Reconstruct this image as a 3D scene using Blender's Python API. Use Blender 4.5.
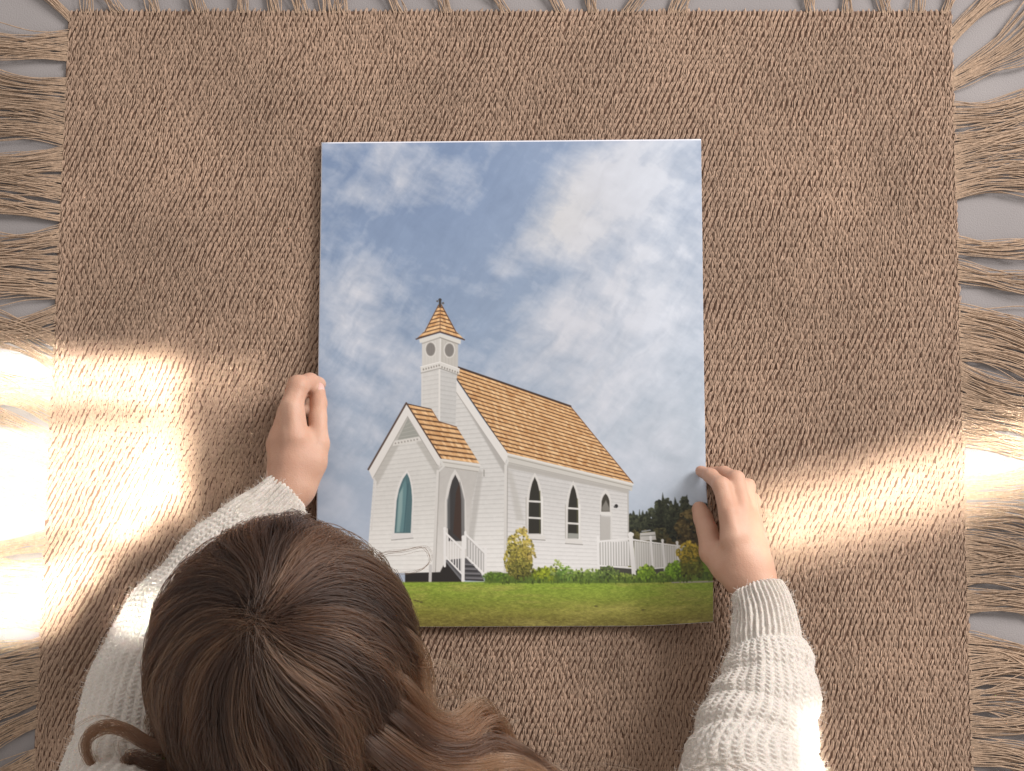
import bpy, math, random
import numpy as np
from mathutils import Vector
random.seed(7)
rng = np.random.default_rng(7)
SC = bpy.context.scene
for o in list(bpy.data.objects): bpy.data.objects.remove(o)

# ------------------------------------------------------------------ camera
TILT = math.radians(11.0); DIST = 2.0; FPX = 2564.0
CAM = np.array([0.0, -DIST*math.sin(TILT), DIST*math.cos(TILT)])
cd = bpy.data.cameras.new('camera'); co = bpy.data.objects.new('camera', cd); SC.collection.objects.link(co)
co.location = CAM; co.rotation_euler = (TILT, 0, 0)
cd.sensor_width = 36; cd.lens = 36*FPX/1024; cd.clip_start = 0.05; cd.clip_end = 100
SC.camera = co
MM = DIST/FPX                      # metres per photo pixel on the floor
def at(px, py, z=0.0):             # point at height z seen at a photo pixel (measuring aid)
    d = np.array([px-512.0, -(py-385.5), -FPX])
    c, s = math.cos(TILT), math.sin(TILT)
    d = np.array([d[0], c*d[1]-s*d[2], s*d[1]+c*d[2]])
    t = (z-CAM[2])/d[2]
    return CAM + d*t

# ------------------------------------------------------------------ world, lamps, exposure
w = bpy.data.worlds.new('World'); SC.world = w; w.use_nodes = True
bg = w.node_tree.nodes['Background']; bg.inputs[0].default_value = (1.0, 0.93, 0.88, 1); bg.inputs[1].default_value = 0.62
SC.view_settings.view_transform = 'Standard'; SC.view_settings.look = 'None'
SC.view_settings.exposure = 0.0; SC.view_settings.gamma = 1.0
def area_lamp(name, loc, target, sx, sy, power, col):
    l = bpy.data.lights.new(name, 'AREA'); l.shape = 'RECTANGLE'; l.size = sx; l.size_y = sy; l.energy = power; l.color = col
    o = bpy.data.objects.new(name, l); SC.collection.objects.link(o); o.location = loc
    o.rotation_euler = (Vector(target)-Vector(loc)).to_track_quat('-Z', 'Y').to_euler(); return o
area_lamp('window_light', (1.9, 1.2, 1.35), (0, 0, 0), 0.9, 1.1, 80, (1.0, 0.95, 0.92))
def patch_lamp(px0, px1, py0, py1, rot, flux, spread, off=(0.115, -0.10, 1.0), D=2.15, col=(1.0, 0.95, 0.84)):
    """unseen overhead area lamp added for one piece of a sun patch: a nearly parallel beam"""
    from mathutils import Matrix
    c = Vector(at((px0+px1)/2, (py0+py1)/2, 0.0)); wd = (px1-px0)*MM; ht = (py1-py0)*MM
    z = Vector(off).normalized(); L = c+z*D
    l = bpy.data.lights.new('sun_patch_lamp', 'AREA'); l.shape = 'RECTANGLE'; l.size = wd; l.size_y = ht
    l.energy = flux*wd*ht; l.color = col; l.spread = math.radians(spread)
    o = bpy.data.objects.new('sun_patch_lamp', l); SC.collection.objects.link(o)
    x = Vector((math.cos(rot), math.sin(rot), 0)); x = (x - z*x.dot(z)).normalized(); y = z.cross(x)
    o.matrix_world = Matrix.Translation(L) @ Matrix((x, y, z)).transposed().to_4x4()
    return o
E_S = 18
patch_lamp(-120, 176, 354, 408, math.radians(-2), E_S, 1.1)  # lamps added in strips to fill the outline of the left sun patch
patch_lamp(160, 262, 370, 392, math.radians(9), E_S*0.26, 1.2)
patch_lamp(-120, 184, 426, 520, math.radians(2), E_S, 1.0)
patch_lamp(-120, 150, 520, 538, math.radians(0), E_S, 0.9)
patch_lamp(-120, 92, 554, 580, math.radians(0), E_S, 0.9)  # shorter and shorter lamps, shaped to leave the arm's shadow dark
patch_lamp(-120, 60, 580, 610, math.radians(0), E_S, 0.9)
patch_lamp(-120, 36, 610, 640, math.radians(3), E_S, 0.9)
patch_lamp(101-96, 101+96, 546-21, 546+21, math.radians(50), E_S*0.75, 0.8)  # slanted lamp added to draw the diagonal edge of the arm's shadow
patch_lamp(150, 222, 366, 500, math.radians(0), E_S*0.13, 2.6)  # weak wide lamp added to soften the patch's right side
patch_lamp(752, 1100, 454, 514, math.radians(15), E_S*0.85, 1.7)
patch_lamp(776, 812, 715, 900, math.radians(0), E_S*0.8, 1.2)  # lamp added for the bright side of the right sleeve
patch_lamp(124, 158, 598, 628, math.radians(50), E_S*0.8, 1.1)  # lamp added for the bright spot on the left sleeve

# ------------------------------------------------------------------ helpers
def link(o, parent=None):
    SC.collection.objects.link(o)
    if parent is not None: o.parent = parent
    return o
def mesh_obj(name, V, F, mat, parent=None, smooth=True):
    V = np.asarray(V, dtype=np.float32); F = np.asarray(F, dtype=np.int32)
    me = bpy.data.meshes.new(name)
    n = F.shape[1]
    me.vertices.add(len(V)); me.vertices.foreach_set('co', V.ravel())
    me.loops.add(F.size); me.loops.foreach_set('vertex_index', F.ravel())
    me.polygons.add(len(F)); me.polygons.foreach_set('loop_start', np.arange(0, F.size, n, dtype=np.int32))
    me.polygons.foreach_set('loop_total', np.full(len(F), n, dtype=np.int32))
    me.update(calc_edges=True)
    if smooth: me.polygons.foreach_set('use_smooth', np.ones(len(F), dtype=bool))
    me.materials.append(mat)
    return link(bpy.data.objects.new(name, me), parent)
def empty(name, loc=(0, 0, 0)):
    o = bpy.data.objects.new(name, None); o.empty_display_size = 0.05; SC.collection.objects.link(o); o.location = loc; return o
def tag(o, label=None, cat=None, group=None, kind=None):
    if label: o['label'] = label
    if cat: o['category'] = cat
    if group: o['group'] = group
    if kind: o['kind'] = kind
    return o
def mat(name, col=(0.5, 0.5, 0.5), rough=0.8, spec=0.3):
    m = bpy.data.materials.new(name); m.use_nodes = True
    b = m.node_tree.nodes['Principled BSDF']
    b.inputs['Base Color'].default_value = (*col, 1); b.inputs['Roughness'].default_value = rough
    b.inputs['Specular IOR Level'].default_value = spec
    return m, m.node_tree, b
def N(nt, typ, **kw):
    n = nt.nodes.new(typ)
    for k, v in kw.items():
        if k in n.inputs: n.inputs[k].default_value = v
        else: setattr(n, k, v)
    return n
def ramp_col(nt, fac, stops):
    r = nt.nodes.new('ShaderNodeValToRGB'); nt.links.new(fac, r.inputs[0])
    e = r.color_ramp.elements
    e[0].position = stops[0][0]; e[0].color = (*stops[0][1], 1)
    e[1].position = stops[-1][0]; e[1].color = (*stops[-1][1], 1)
    for p, c in stops[1:-1]:
        k = e.new(p); k.color = (*c, 1)
    return r.outputs[0]
def tubes(paths, radii, sides=6, closed_ends=True):
    """paths (n,m,3), radii (n,m) -> verts, quads of n tubes"""
    n, m, _ = paths.shape
    T = np.gradient(paths, axis=1); T /= np.linalg.norm(T, axis=2, keepdims=True)+1e-12
    up = np.zeros_like(T); up[..., 2] = 1
    bad = np.abs(T[..., 2]) > 0.9; up[bad] = (1, 0, 0)
    A = np.cross(T, up); A /= np.linalg.norm(A, axis=2, keepdims=True)+1e-12
    B = np.cross(T, A)
    th = np.arange(sides)/sides*2*np.pi
    V = paths[:, :, None, :]+radii[:, :, None, None]*(np.cos(th)[None, None, :, None]*A[:, :, None, :]+np.sin(th)[None, None, :, None]*B[:, :, None, :])
    V = V.reshape(-1, 3)
    base = (np.arange(n)*m*sides)[:, None, None]; r = (np.arange(m-1)*sides)[None, :, None]; s = np.arange(sides)[None, None, :]; s2 = (s+1) % sides
    F = np.stack([base+r+s, base+r+s2, base+r+sides+s2, base+r+sides+s], axis=-1).reshape(-1, 4)
    return V, F
def catmull(P, m):
    P = np.asarray(P, float); n = len(P)
    Q = np.vstack([2*P[0]-P[1], P, 2*P[-1]-P[-2]])
    t = np.linspace(0, n-1, m); i = np.minimum(t.astype(int), n-2); f = (t-i)[:, None]
    a, b, c, d = Q[i], Q[i+1], Q[i+2], Q[i+3]
    return 0.5*((2*b)+(-a+c)*f+(2*a-5*b+4*c-d)*f*f+(-a+3*b-3*c+d)*f**3)
def vnoise(x, y, seed=0):           # value noise, vectorised
    xi = np.floor(x).astype(np.int64); yi = np.floor(y).astype(np.int64); xf = x-xi; yf = y-yi
    def h(a, b):
        k = (a*374761393+b*668265263+seed*982451653) & 0xffffffff
        k = ((k ^ (k >> 13))*1274126177) & 0xffffffff
        return ((k ^ (k >> 16)) & 0xffff)/65535.0
    u = xf*xf*(3-2*xf); v = yf*yf*(3-2*yf)
    return (h(xi, yi)*(1-u)+h(xi+1, yi)*u)*(1-v)+(h(xi, yi+1)*(1-u)+h(xi+1, yi+1)*u)*v
def fbm(x, y, oct=5, seed=0, gain=0.5):
    s = 0; a = 1; t = 0
    for k in range(oct):
        s = s+a*vnoise(x*2**k+k*17.3, y*2**k-k*9.1, seed+k); t += a; a *= gain
    return s/t

# ------------------------------------------------------------------ floor
m_floor, nt, b = mat('floor_cloth', (0.40, 0.375, 0.37), 0.9, 0.2)
tc = N(nt, 'ShaderNodeTexCoord'); n1 = N(nt, 'ShaderNodeTexNoise', Scale=6.0, Detail=6.0); nt.links.new(tc.outputs['Object'], n1.inputs['Vector'])
nt.links.new(ramp_col(nt, n1.outputs[0], [(0.3, (0.275, 0.258, 0.26)), (0.7, (0.335, 0.315, 0.314))]), b.inputs['Base Color'])
n2 = N(nt, 'ShaderNodeTexNoise', Scale=900.0, Detail=2.0); nt.links.new(tc.outputs['Object'], n2.inputs['Vector'])
bp = N(nt, 'ShaderNodeBump', Strength=0.35, Distance=0.001); nt.links.new(n2.outputs[0], bp.inputs['Height']); nt.links.new(bp.outputs[0], b.inputs['Normal'])
g = 3.0
fl = mesh_obj('floor', [(-g, -g, 0), (g, -g, 0), (g, g, 0), (-g, g, 0)], [(0, 1, 2, 3)], m_floor, smooth=False); tag(fl, kind='structure')

# ------------------------------------------------------------------ rug
YARN = (0.428, 0.302, 0.221)
def yarn_mat(name, col):
    m, nt, b = mat(name, col, 0.85, 0.15)
    b.inputs['Sheen Weight'].default_value = 0.15
    tc = N(nt, 'ShaderNodeTexCoord')
    a = N(nt, 'ShaderNodeTexNoise', Scale=9.0, Detail=3.0); nt.links.new(tc.outputs['Object'], a.inputs['Vector'])
    c = N(nt, 'ShaderNodeTexNoise', Scale=420.0, Detail=2.0); nt.links.new(tc.outputs['Object'], c.inputs['Vector'])
    mx = N(nt, 'ShaderNodeMath', operation='ADD'); nt.links.new(a.outputs[0], mx.inputs[0]); nt.links.new(c.outputs[0], mx.inputs[1])
    dv = N(nt, 'ShaderNodeMath', operation='MULTIPLY'); nt.links.new(mx.outputs[0], dv.inputs[0]); dv.inputs[1].default_value = 0.5
    lo = tuple(v*0.72 for v in col); hi = tuple(min(1, v*1.28) for v in col)
    nt.links.new(ramp_col(nt, dv.outputs[0], [(0.33, lo), (0.67, hi)]), b.inputs['Base Color'])
    mp = N(nt, 'ShaderNodeMapping'); mp.inputs['Scale'].default_value = (1, 0.25, 1); nt.links.new(tc.outputs['Object'], mp.inputs[0])
    d = N(nt, 'ShaderNodeTexNoise', Scale=1600.0, Detail=2.0); nt.links.new(mp.outputs[0], d.inputs['Vector'])
    bp = N(nt, 'ShaderNodeBump', Strength=0.6, Distance=0.0006); nt.links.new(d.outputs[0], bp.inputs['Height']); nt.links.new(bp.outputs[0], b.inputs['Normal'])
    return m
m_yarn = yarn_mat('woven_yarn', YARN)
m_fringe = yarn_mat('fringe_yarn', (0.43, 0.310, 0.220))
m_back, _, _ = mat('rug_ground_weave', (0.17, 0.105, 0.076), 0.95, 0.1)
rug = empty('woven_rug', tuple(at(510, 400, 0)))
tag(rug, 'large tan brown woven rug with long loose fringe lying on the pale grey floor', 'rug')
C00, C10, C11, C01 = at(69, 12), at(951, 12), at(975, 850), at(30, 850)
def rugpt(u, v):                     # u,v in photo-like px: u 0..890, v 0..800
    s = u/890.0; t = v/800.0
    return (C00[None]*((1-s)*(1-t))[:, None]+C10[None]*(s*(1-t))[:, None]+C11[None]*(s*t)[:, None]+C01[None]*((1-s)*t)[:, None])
ro = np.array(rug.location)
# ground sheet (slightly thick)
ns = 60
gs = np.linspace(0, 1, ns)
U, Vv = np.meshgrid(gs*890, gs*800)
GP = rugpt(U.ravel(), Vv.ravel()); top = GP.copy(); top[:, 2] = 0.0016; botm = GP.copy(); botm[:, 2] = 0.0004
idx = np.arange(ns*ns).reshape(ns, ns)
q = np.stack([idx[:-1, :-1], idx[1:, :-1], idx[1:, 1:], idx[:-1, 1:]], -1).reshape(-1, 4)
mesh_obj('ground_weave', np.vstack([top, botm])-ro, np.vstack([q, q[:, ::-1]+ns*ns]), m_back, rug)
# stitches: every leaf-shaped stitch is two bowed strands
pu, pv = 5.2, 5.0
cols = int(890/pu); rows = int(800/pv)
I, J = np.meshgrid(np.arange(cols), np.arange(rows)); I = I.ravel().astype(float); J = J.ravel().astype(float)
u = (I+0.5*(J % 2))*pu+2.0; v = J*pv+3
wx = (fbm(u/70, v/55, 3, 3)-0.5)*10; wy = (fbm(u/60, v/80, 3, 8)-0.5)*10
u = u+wx*np.clip(u/30, 0, 1)*np.clip((890-u)/30, 0, 1)+rng.normal(0, 0.32, len(u)); v = v+wy*np.clip(v/30, 0, 1)+rng.normal(0, 0.4, len(u))
slant = 0.24+0.20*(fbm(u/120, v/120, 2, 21)-0.5)*2+rng.normal(0, 0.08, len(u))+0.10*np.where(J % 2 > 0, 1, -1)*(0.2+u/890)
paths = []; rad = []
mseg = 6; tt = np.linspace(-1, 1, mseg)
for k in (-1, 0, 1):
    ln = 5.1*(1+rng.normal(0, 0.12, len(u)))
    off = k*1.22+rng.normal(0, 0.18, len(u))
    du = off[:, None]*(1-0.55*tt[None]**2)+np.sin(slant)[:, None]*ln[:, None]*tt[None]*1.0
    dv = -ln[:, None]*tt[None]*np.cos(slant)[:, None]
    P = rugpt((np.clip(u[:, None]+du, -1.5, 891.5)).ravel(), (v[:, None]+dv).ravel()).reshape(len(u), mseg, 3)
    P[..., 2] = 0.0012+0.0017*(1-tt[None]**2)**0.8*(1+rng.normal(0, 0.15, len(u)))[:, None]-abs(k)*0.0003+rng.normal(0, 0.00022, len(u))[:, None]
    paths.append(P); rad.append(np.tile((0.60*MM*(1-0.30*tt**2))[None], (len(u), 1)))
paths = np.concatenate(paths); rad = np.concatenate(rad)
V, F = tubes(paths, rad, 5)
mesh_obj('woven_panel', V-ro, F, m_yarn, rug)

# fringe: every tassel is a part
def tassel(a0, a1, b0, b1, n, bend=0.0, pinch=0.0, cross=0.3, z=0.002, thick=0.52):
    """yarns from edge segment a0..a1 to b0..b1 (photo px); bend = sideways bow in px"""
    a0, a1, b0, b1 = [np.array(q, float) for q in (a0, a1, b0, b1)]
    m = 18; t = np.linspace(0, 1, m)
    P = np.zeros((n, m, 3)); R = np.zeros((n, m))
    d = (b0+b1)/2-(a0+a1)/2; L = np.linalg.norm(d); nrm = np.array([-d[1], d[0]])/L
    ph0 = rng.uniform(0, 6.28); amp0 = rng.uniform(1.6, 4.2)
    for k in range(n):
        f = (k+0.5)/n; fe = np.clip(f+rng.normal(0, cross*0.35), -0.3, 1.3)+(rng.normal(0, 0.8) if rng.random() < 0.10 else 0)
        s = a0*(1-f)+a1*f; e = b0*(1-fe)+b1*fe
        c = (a0+a1+b0+b1)/4
        xy = s[None]*(1-t)[:, None]+e[None]*t[:, None]
        mid = ((a0+a1)/2)[None]*(1-t)[:, None]+((b0+b1)/2)[None]*t[:, None]
        pk = pinch*np.exp(-((t-0.22)/0.16)**2)[:, None]
        xy = xy*(1-pk)+mid*pk
        wob = bend*np.sin(np.pi*t)+amp0*np.sin(t*5+ph0)*t+rng.normal(0, 1.7)*np.sin(t*rng.uniform(4, 10)+rng.uniform(0, 6))
        xy = xy+nrm[None]*wob[:, None]
        zz = z+rng.uniform(0, 0.0032)*np.sin(np.pi*np.clip(t*1.2, 0, 1))+0.0006
        for j in range(m):
            P[k, j] = at(xy[j, 0], xy[j, 1], zz[j])
        R[k] = thick*MM*rng.uniform(0.8, 1.15)*(1+0.12*np.sin(t*40+rng.uniform(0, 6)))
    V, F = tubes(P, R, 6)
    o = mesh_obj('tassel', V-ro, F, m_fringe, rug)
    return o
def yl(y): return 69-(y-12)*0.0465
def yr(y): return 951+(y-12)*0.0286
# right side: (anchor y0,y1, end y0,y1 at x~1085, count, bend, pinch)
R_ = [(28, 48, -70, -40, 15, -6, .3), (72, 90, -75, -10, 20, 10, .3), (100, 128, 72, 92, 17, 6, .2), (134, 166, 112, 150, 24, -4, .1), (166, 200, 168, 204, 24, -7, .1),
      (236, 255, 228, 244, 12, 5, .2), (260, 282, 274, 292, 13, 3, .35), (304, 332, 352, 376, 19, -5, .15), (332, 360, 372, 400, 20, -4, .1), (360, 390, 392, 415, 20, 5, .05), (390, 418, 410, 436, 19, 4, .05),
      (418, 446, 436, 460, 20, 3, .1), (474, 500, 446, 476, 18, 5, .1), (503, 530, 530, 560, 16, -6, .1), (530, 558, 566, 590, 20, -4, .05), (560, 586, 566, 600, 18, -5, .1), (588, 612, 606, 626, 17, -2, .1),
      (632, 656, 700, 724, 16, -12, .2), (658, 688, 664, 696, 22, -5, .05), (688, 712, 690, 730, 16, -2, .1), (714, 734, 690, 706, 13, 8, .2), (736, 766, 776, 800, 20, -5, .1), (770, 795, 800, 830, 14, -4, .1), (800, 830, 815, 850, 14, 3, .1)]
for y0, y1, e0, e1, n, bend, pin in R_:
    tassel((yr(y0)-1, y0), (yr(y1)-1, y1), (1085, e0), (1085, e1), int(n*2.3), bend*1.6, pin, 0.8)
# left side
L_ = [(12, 22, -70, -60, 12, 10, .2), (30, 46, 15, 35, 13, -6, .2), (48, 62, 46, 70, 13, 5, .3), (78, 96, 30, 52, 14, -8, .2), (98, 122, 92, 112, 17, 4, .1), (122, 146, 116, 140, 20, 3, .1), (146, 172, 150, 166, 20, -3, .1),
      (176, 200, 172, 190, 18, 4, .1), (203, 222, 196, 214, 14, 3, .1), (226, 252, 232, 250, 18, -4, .1), (256, 270, 258, 272, 11, 3, .2), (272, 300, 276, 306, 20, 5, .1), (304, 330, 330, 345, 16, -4, .1), (333, 348, 300, 330, 12, 4, .3),
      (352, 372, 300, 330, 11, 5, .3), (376, 396, 350, 380, 12, -4, .2), (400, 426, 366, 396, 14, 6, .2), (430, 446, 400, 420, 10, 5, .2), (452, 470, 440, 462, 9, 5, .3), (476, 494, 462, 474, 9, 4, .2), (498, 520, 480, 510, 12, 6, .3),
      (530, 552, 548, 560, 12, -3, .2), (560, 580, 572, 590, 14, 3, .1), (584, 604, 590, 606, 9, 3, .3), (612, 632, 614, 640, 12, 4, .2), (636, 656, 650, 676, 14, -3, .1),
      (658, 684, 700, 730, 22, 5, .05), (686, 704, 740, 770, 18, 6, .05), (708, 728, 790, 820, 15, 8, .1), (748, 770, 850, 880, 16, 9, .1), (775, 800, 860, 890, 14, 6, .1), (805, 835, 870, 900, 14, 4, .1)]
for y0, y1, e0, e1, n, bend, pin in L_:
    tassel((yl(y0)+1, y0), (yl(y1)+1, y1), (-75, e0), (-75, e1), int(n*2.3), bend*1.6, pin, 0.8)
# top side: (anchor x, spread, end x, count)
for x, wd, ex, n in [(88, 12, 84, 9), (118, 14, 92, 9), (154, 14, 128, 10), (200, 14, 182, 12), (243, 14, 222, 13), (275, 12, 258, 13), (302, 16, 282, 14), (334, 30, 326, 22), (400, 14, 372, 11), (447, 12, 428, 11), (505, 12, 480, 11),
                     (562, 12, 535, 12), (594, 10, 592, 11), (628, 16, 668, 12), (676, 18, 712, 14), (812, 12, 795, 10), (849, 10, 846, 11), (886, 12, 858, 12), (918, 12, 930, 12), (945, 10, 978, 12)]:
    tassel((x-wd/2, 13), (x+wd/2, 13), (ex-wd*1.2, -60), (ex+wd*1.2, -60), n, rng.uniform(-5, 5), .25, 0.5)

# ------------------------------------------------------------------ printed picture (painted per vertex on the sheet itself)
PX0, PX1, PY0, PY1 = 316.0, 716.0, 138.0, 628.0      # artwork coordinates
GW, GH = 700, 860
ax = np.linspace(321.0, 701.0, GW); ay = np.linspace(140.5, 625.0, GH)
S_, T_ = np.meshgrid(np.linspace(0, 1, GW), np.linspace(0, 1, GH))
# artwork coordinates of every vertex (flat sheet, so that the picture keeps its own straight lines)
def px_of(P):
    d = P-CAM; c, s_ = math.cos(TILT), math.sin(TILT)
    y = c*d[..., 1]+s_*d[..., 2]; z = -s_*d[..., 1]+c*d[..., 2]
    return 512-FPX*d[..., 0]/z, 385.5+FPX*y/z
A0, A1, A2, A3 = at(322.3, 143.3, .009), at(701, 140.0, .009), at(707.0, 625.5, .009), at(316, 627, .009)
Wp = A0[None, None]*((1-S_)*(1-T_))[..., None]+A1[None, None]*(S_*(1-T_))[..., None]+A2[None, None]*(S_*T_)[..., None]+A3[None, None]*((1-S_)*T_)[..., None]
AX, AY = px_of(Wp)
AX = AX+6.0*np.clip((T_-0.70)/0.25, 0, 1)*np.clip((S_-0.75)/0.25, 0, 1)**1.5
IMG = np.zeros((GH, GW, 3))
def c8(r, g_, b_):
    v = np.array([r, g_, b_])/255.0
    return np.where(v <= 0.04045, v/12.92, ((v+0.055)/1.055)**2.4)
# the file below works in sRGB 0..255 and is converted at the end
def mixi(mask, col):
    global IMG
    col = np.asarray(col, float)
    IMG = IMG*(1-mask[..., None])+col*mask[..., None]
def sub(x0, x1, y0, y1):
    """index window of the vertex grid around artwork box"""
    c0 = int(max(0, (x0-4-330)/400*GW-6)) if x0 > 340 else 0
    c1 = int(min(GW, (x1+8-312)/376*GW+8))
    r0 = int(max(0, (y0-4-143)/484*GH-4)); r1 = int(min(GH, (y1+4-139)/484*GH+6))
    return slice(r0, r1), slice(c0, c1)
def polysd(pts, X, Y):
    P = np.asarray(pts, float); n = len(P)
    d = np.full(X.shape, 1e9); ins = np.zeros(X.shape, bool)
    for i in range(n):
        a = P[i]; b2 = P[(i+1) % n]; e = b2-a; wx_ = X-a[0]; wy_ = Y-a[1]
        h = np.clip((wx_*e[0]+wy_*e[1])/(e@e+1e-12), 0, 1)
        d = np.minimum(d, np.hypot(wx_-e[0]*h, wy_-e[1]*h))
        if abs(e[1]) > 1e-12:
            c = ((a[1] > Y) != (b2[1] > Y)) & (X < e[0]*(Y-a[1])/e[1]+a[0]); ins ^= c
    return np.where(ins, -d, d)
def poly(pts, col, aa=0.8, op=1.0, fn=None):
    P = np.asarray(pts, float)
    r, c = sub(P[:, 0].min(), P[:, 0].max(), P[:, 1].min(), P[:, 1].max())
    X = AX[r, c]; Y = AY[r, c]
    if X.size == 0: return
    m = np.clip(0.5-polysd(P, X, Y)/aa, 0, 1)[..., None]*op
    C = fn(X, Y) if fn else np.asarray(col, float)
    IMG[r, c] = IMG[r, c]*(1-m)+C*m
def line(a, b2, wd, col, aa=0.7, op=1.0):
    a = np.array(a, float); b2 = np.array(b2, float); e = b2-a
    r, c = sub(min(a[0], b2[0]), max(a[0], b2[0]), min(a[1], b2[1])-wd, max(a[1], b2[1])+wd)
    X = AX[r, c]; Y = AY[r, c]
    h = np.clip(((X-a[0])*e[0]+(Y-a[1])*e[1])/(e@e), 0, 1)
    d = np.hypot(X-a[0]-e[0]*h, Y-a[1]-e[1]*h)-wd/2
    m = (np.clip(0.5-d/aa, 0, 1)*op)[..., None]
    IMG[r, c] = IMG[r, c]*(1-m)+np.asarray(col, float)*m
def ell(cx, cy, rx, ry, col, aa=0.7, op=1.0):
    r, c = sub(cx-rx, cx+rx, cy-ry, cy+ry); X = AX[r, c]; Y = AY[r, c]
    d = (np.hypot((X-cx)/rx, (Y-cy)/ry)-1)*min(rx, ry)
    m = (np.clip(0.5-d/aa, 0, 1)*op)[..., None]
    IMG[r, c] = IMG[r, c]*(1-m)+np.asarray(col, float)*m
def sm(x, a, b2): t = np.clip((x-a)/(b2-a), 0, 1); return t*t*(3-2*t)
# sky
def sky():
    X, Y = AX, AY
    ft = np.stack(np.broadcast_arrays(124+26*sm(Y, 140, 520)+26*sm(X, 420, 700), 142+22*sm(Y, 140, 520)+22*sm(X, 420, 700), 171+10*sm(Y, 140, 520)+14*sm(X, 420, 700)), -1)
    # streaky cirrus rising to the right
    wv = (fbm(X/110, Y/110, 2, 40)-0.5)*34+(fbm(X/19+3, Y/17, 3, 44)-0.5)*13
    xr = X*0.80+Y*0.60+wv; yr_ = X*0.60-Y*0.80
    n = fbm(xr/17, yr_/80, 6, 5, 0.60)
    n2 = fbm((X+wv*0.6+Y*.4)/34, (Y-wv*0.5-X*.45)/19, 6, 11, 0.58)
    n3 = fbm(xr/6, yr_/26, 4, 15, 0.6)
    cl = 0.36*n+0.57*n2+0.07*n3
    # broad placement: upper-left cloud, big band from bottom-left to upper-right, soft low haze
    def bl(cx, cy, rx, ry, ang=0):
        ca, sa = math.cos(ang), math.sin(ang); dx = X-cx; dy = Y-cy
        return np.exp(-(((dx*ca+dy*sa)/rx)**2+((-dx*sa+dy*ca)/ry)**2))
    p = 0.50*bl(400, 172, 70, 38, 0.35)+0.34*bl(358, 195, 26, 14)+0.80*bl(625, 185, 105, 50, -0.75)+0.50*bl(560, 215, 60, 24, -0.9)+0.45*bl(505, 262, 12, 50, 0.45)+0.45*bl(660, 300, 90, 60)+0.50*bl(345, 300, 40, 70)+0.4*bl(380, 370, 60, 70) \
        + 0.5*bl(620, 390, 90, 60)+0.42*bl(540, 340, 80, 30, -0.6)+0.45*bl(660, 455, 90, 40)-0.40*bl(525, 180, 16, 58, 0.55)-0.45*bl(410, 235, 80, 26, -0.1)-0.30*bl(560, 275, 55, 12, -0.35)-0.28*bl(480, 330, 30, 30)-0.22*bl(500, 352, 40, 14, -0.7)
    p = p+0.42*bl(650, 215, 85, 95)+0.25*bl(610, 330, 90, 40, -0.5)-0.20*bl(470, 250, 60, 45, -.6)
    m = np.clip((cl-0.5)*1.9+p*0.92+0.08, 0, 1)
    white = np.stack(np.broadcast_arrays(194+8*sm(X, 560, 700), 196+11*sm(X, 560, 700), 203+13*sm(X, 560, 700)), -1)
    warm = bl(555, 215, 45, 45)[..., None]*np.array([4, 2, -3])
    out = ft*(1-m[..., None])+(white+warm)*m[..., None]
    out += ((n2-0.5)*14+(n3-.5)*10)[..., None]
    low = sm(Y, 430, 520)[..., None]*0.45
    out = out*(1-low)+np.array([184, 192, 206])*low
    return out
IMG = sky()
# distant trees and field (right)
def bush(cx, cy, rx, ry, base, var, seed, n=70, leaf=2.0):
    rs = np.random.default_rng(seed)
    for k in range(n):
        a = rs.uniform(0, 6.28); r = math.sqrt(rs.uniform(0, 1)); x = cx+rx*r*math.cos(a); y = cy+ry*r*math.sin(a)
        up = -math.sin(a)*r
        c = np.array(base, float)+np.array(var, float)*(rs.uniform(-.6, .6)+0.45*up)
        if rs.random() < .25: c = c*0.62
        ell(x, y, leaf*rs.uniform(.5, 1.1), leaf*rs.uniform(.5, 1.1), c, 0.9, .9)
def tree_fn(base, var, s):
    def f(X, Y):
        n = fbm(X/2.2, Y/2.0, 4, s, 0.7); n2 = fbm(X/9, Y/7, 2, s+5)
        return np.asarray(base, float)+(n-0.5)[..., None]*np.asarray(var, float)+(n2-0.5)[..., None]*np.asarray(var, float)*0.6
    return f
def jag(x0, x1, tops, bottom, jit=2.0, s=1):
    rs = np.random.default_rng(s); xs = np.arange(x0, x1, 1.1)
    ty = np.interp(xs, [t[0] for t in tops], [t[1] for t in tops])+rs.normal(0, jit, len(xs))
    return [(x0, bottom)]+list(zip(xs, ty))+[(x1, bottom)]
poly(jag(600, 720, [(600, 545), (626, 516), (634, 512), (640, 516), (646, 512), (652, 520), (658, 508), (664, 496), (668, 508), (672, 504), (676, 502), (681, 510), (686, 498), (690, 506), (700, 508), (720, 508)], 552, 2.2, 3), None, 1.2, 1, tree_fn((46, 50, 38), (60, 62, 40), 9))
poly(jag(664, 720, [(664, 525), (672, 514), (684, 509), (700, 510), (712, 514), (720, 515)], 550, 1.0, 5), None, 1.5, 0.9, tree_fn((84, 70, 42), (70, 58, 34), 19))
poly(jag(626, 650, [(626, 528), (634, 524), (642, 528), (650, 530)], 548, 1.0, 8), None, 1.5, 0.8, tree_fn((74, 66, 38), (60, 50, 30), 29))
poly([(640, 533), (655, 532), (656, 540), (640, 541)], (196, 192, 186)); line((641, 536), (655, 535.5), 0.8, (120, 120, 112)); line((642, 531.5), (650, 530.5), 1.4, (150, 150, 150))
poly([(600, 548), (720, 547), (720, 600), (600, 600)], None, 1.2, 1, tree_fn((120, 122, 52), (50, 46, 26), 33))
poly([(690, 560), (720, 558), (720, 590), (690, 590)], None, 4.0, 0.9, tree_fn((112, 140, 44), (50, 50, 20), 34))
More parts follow.
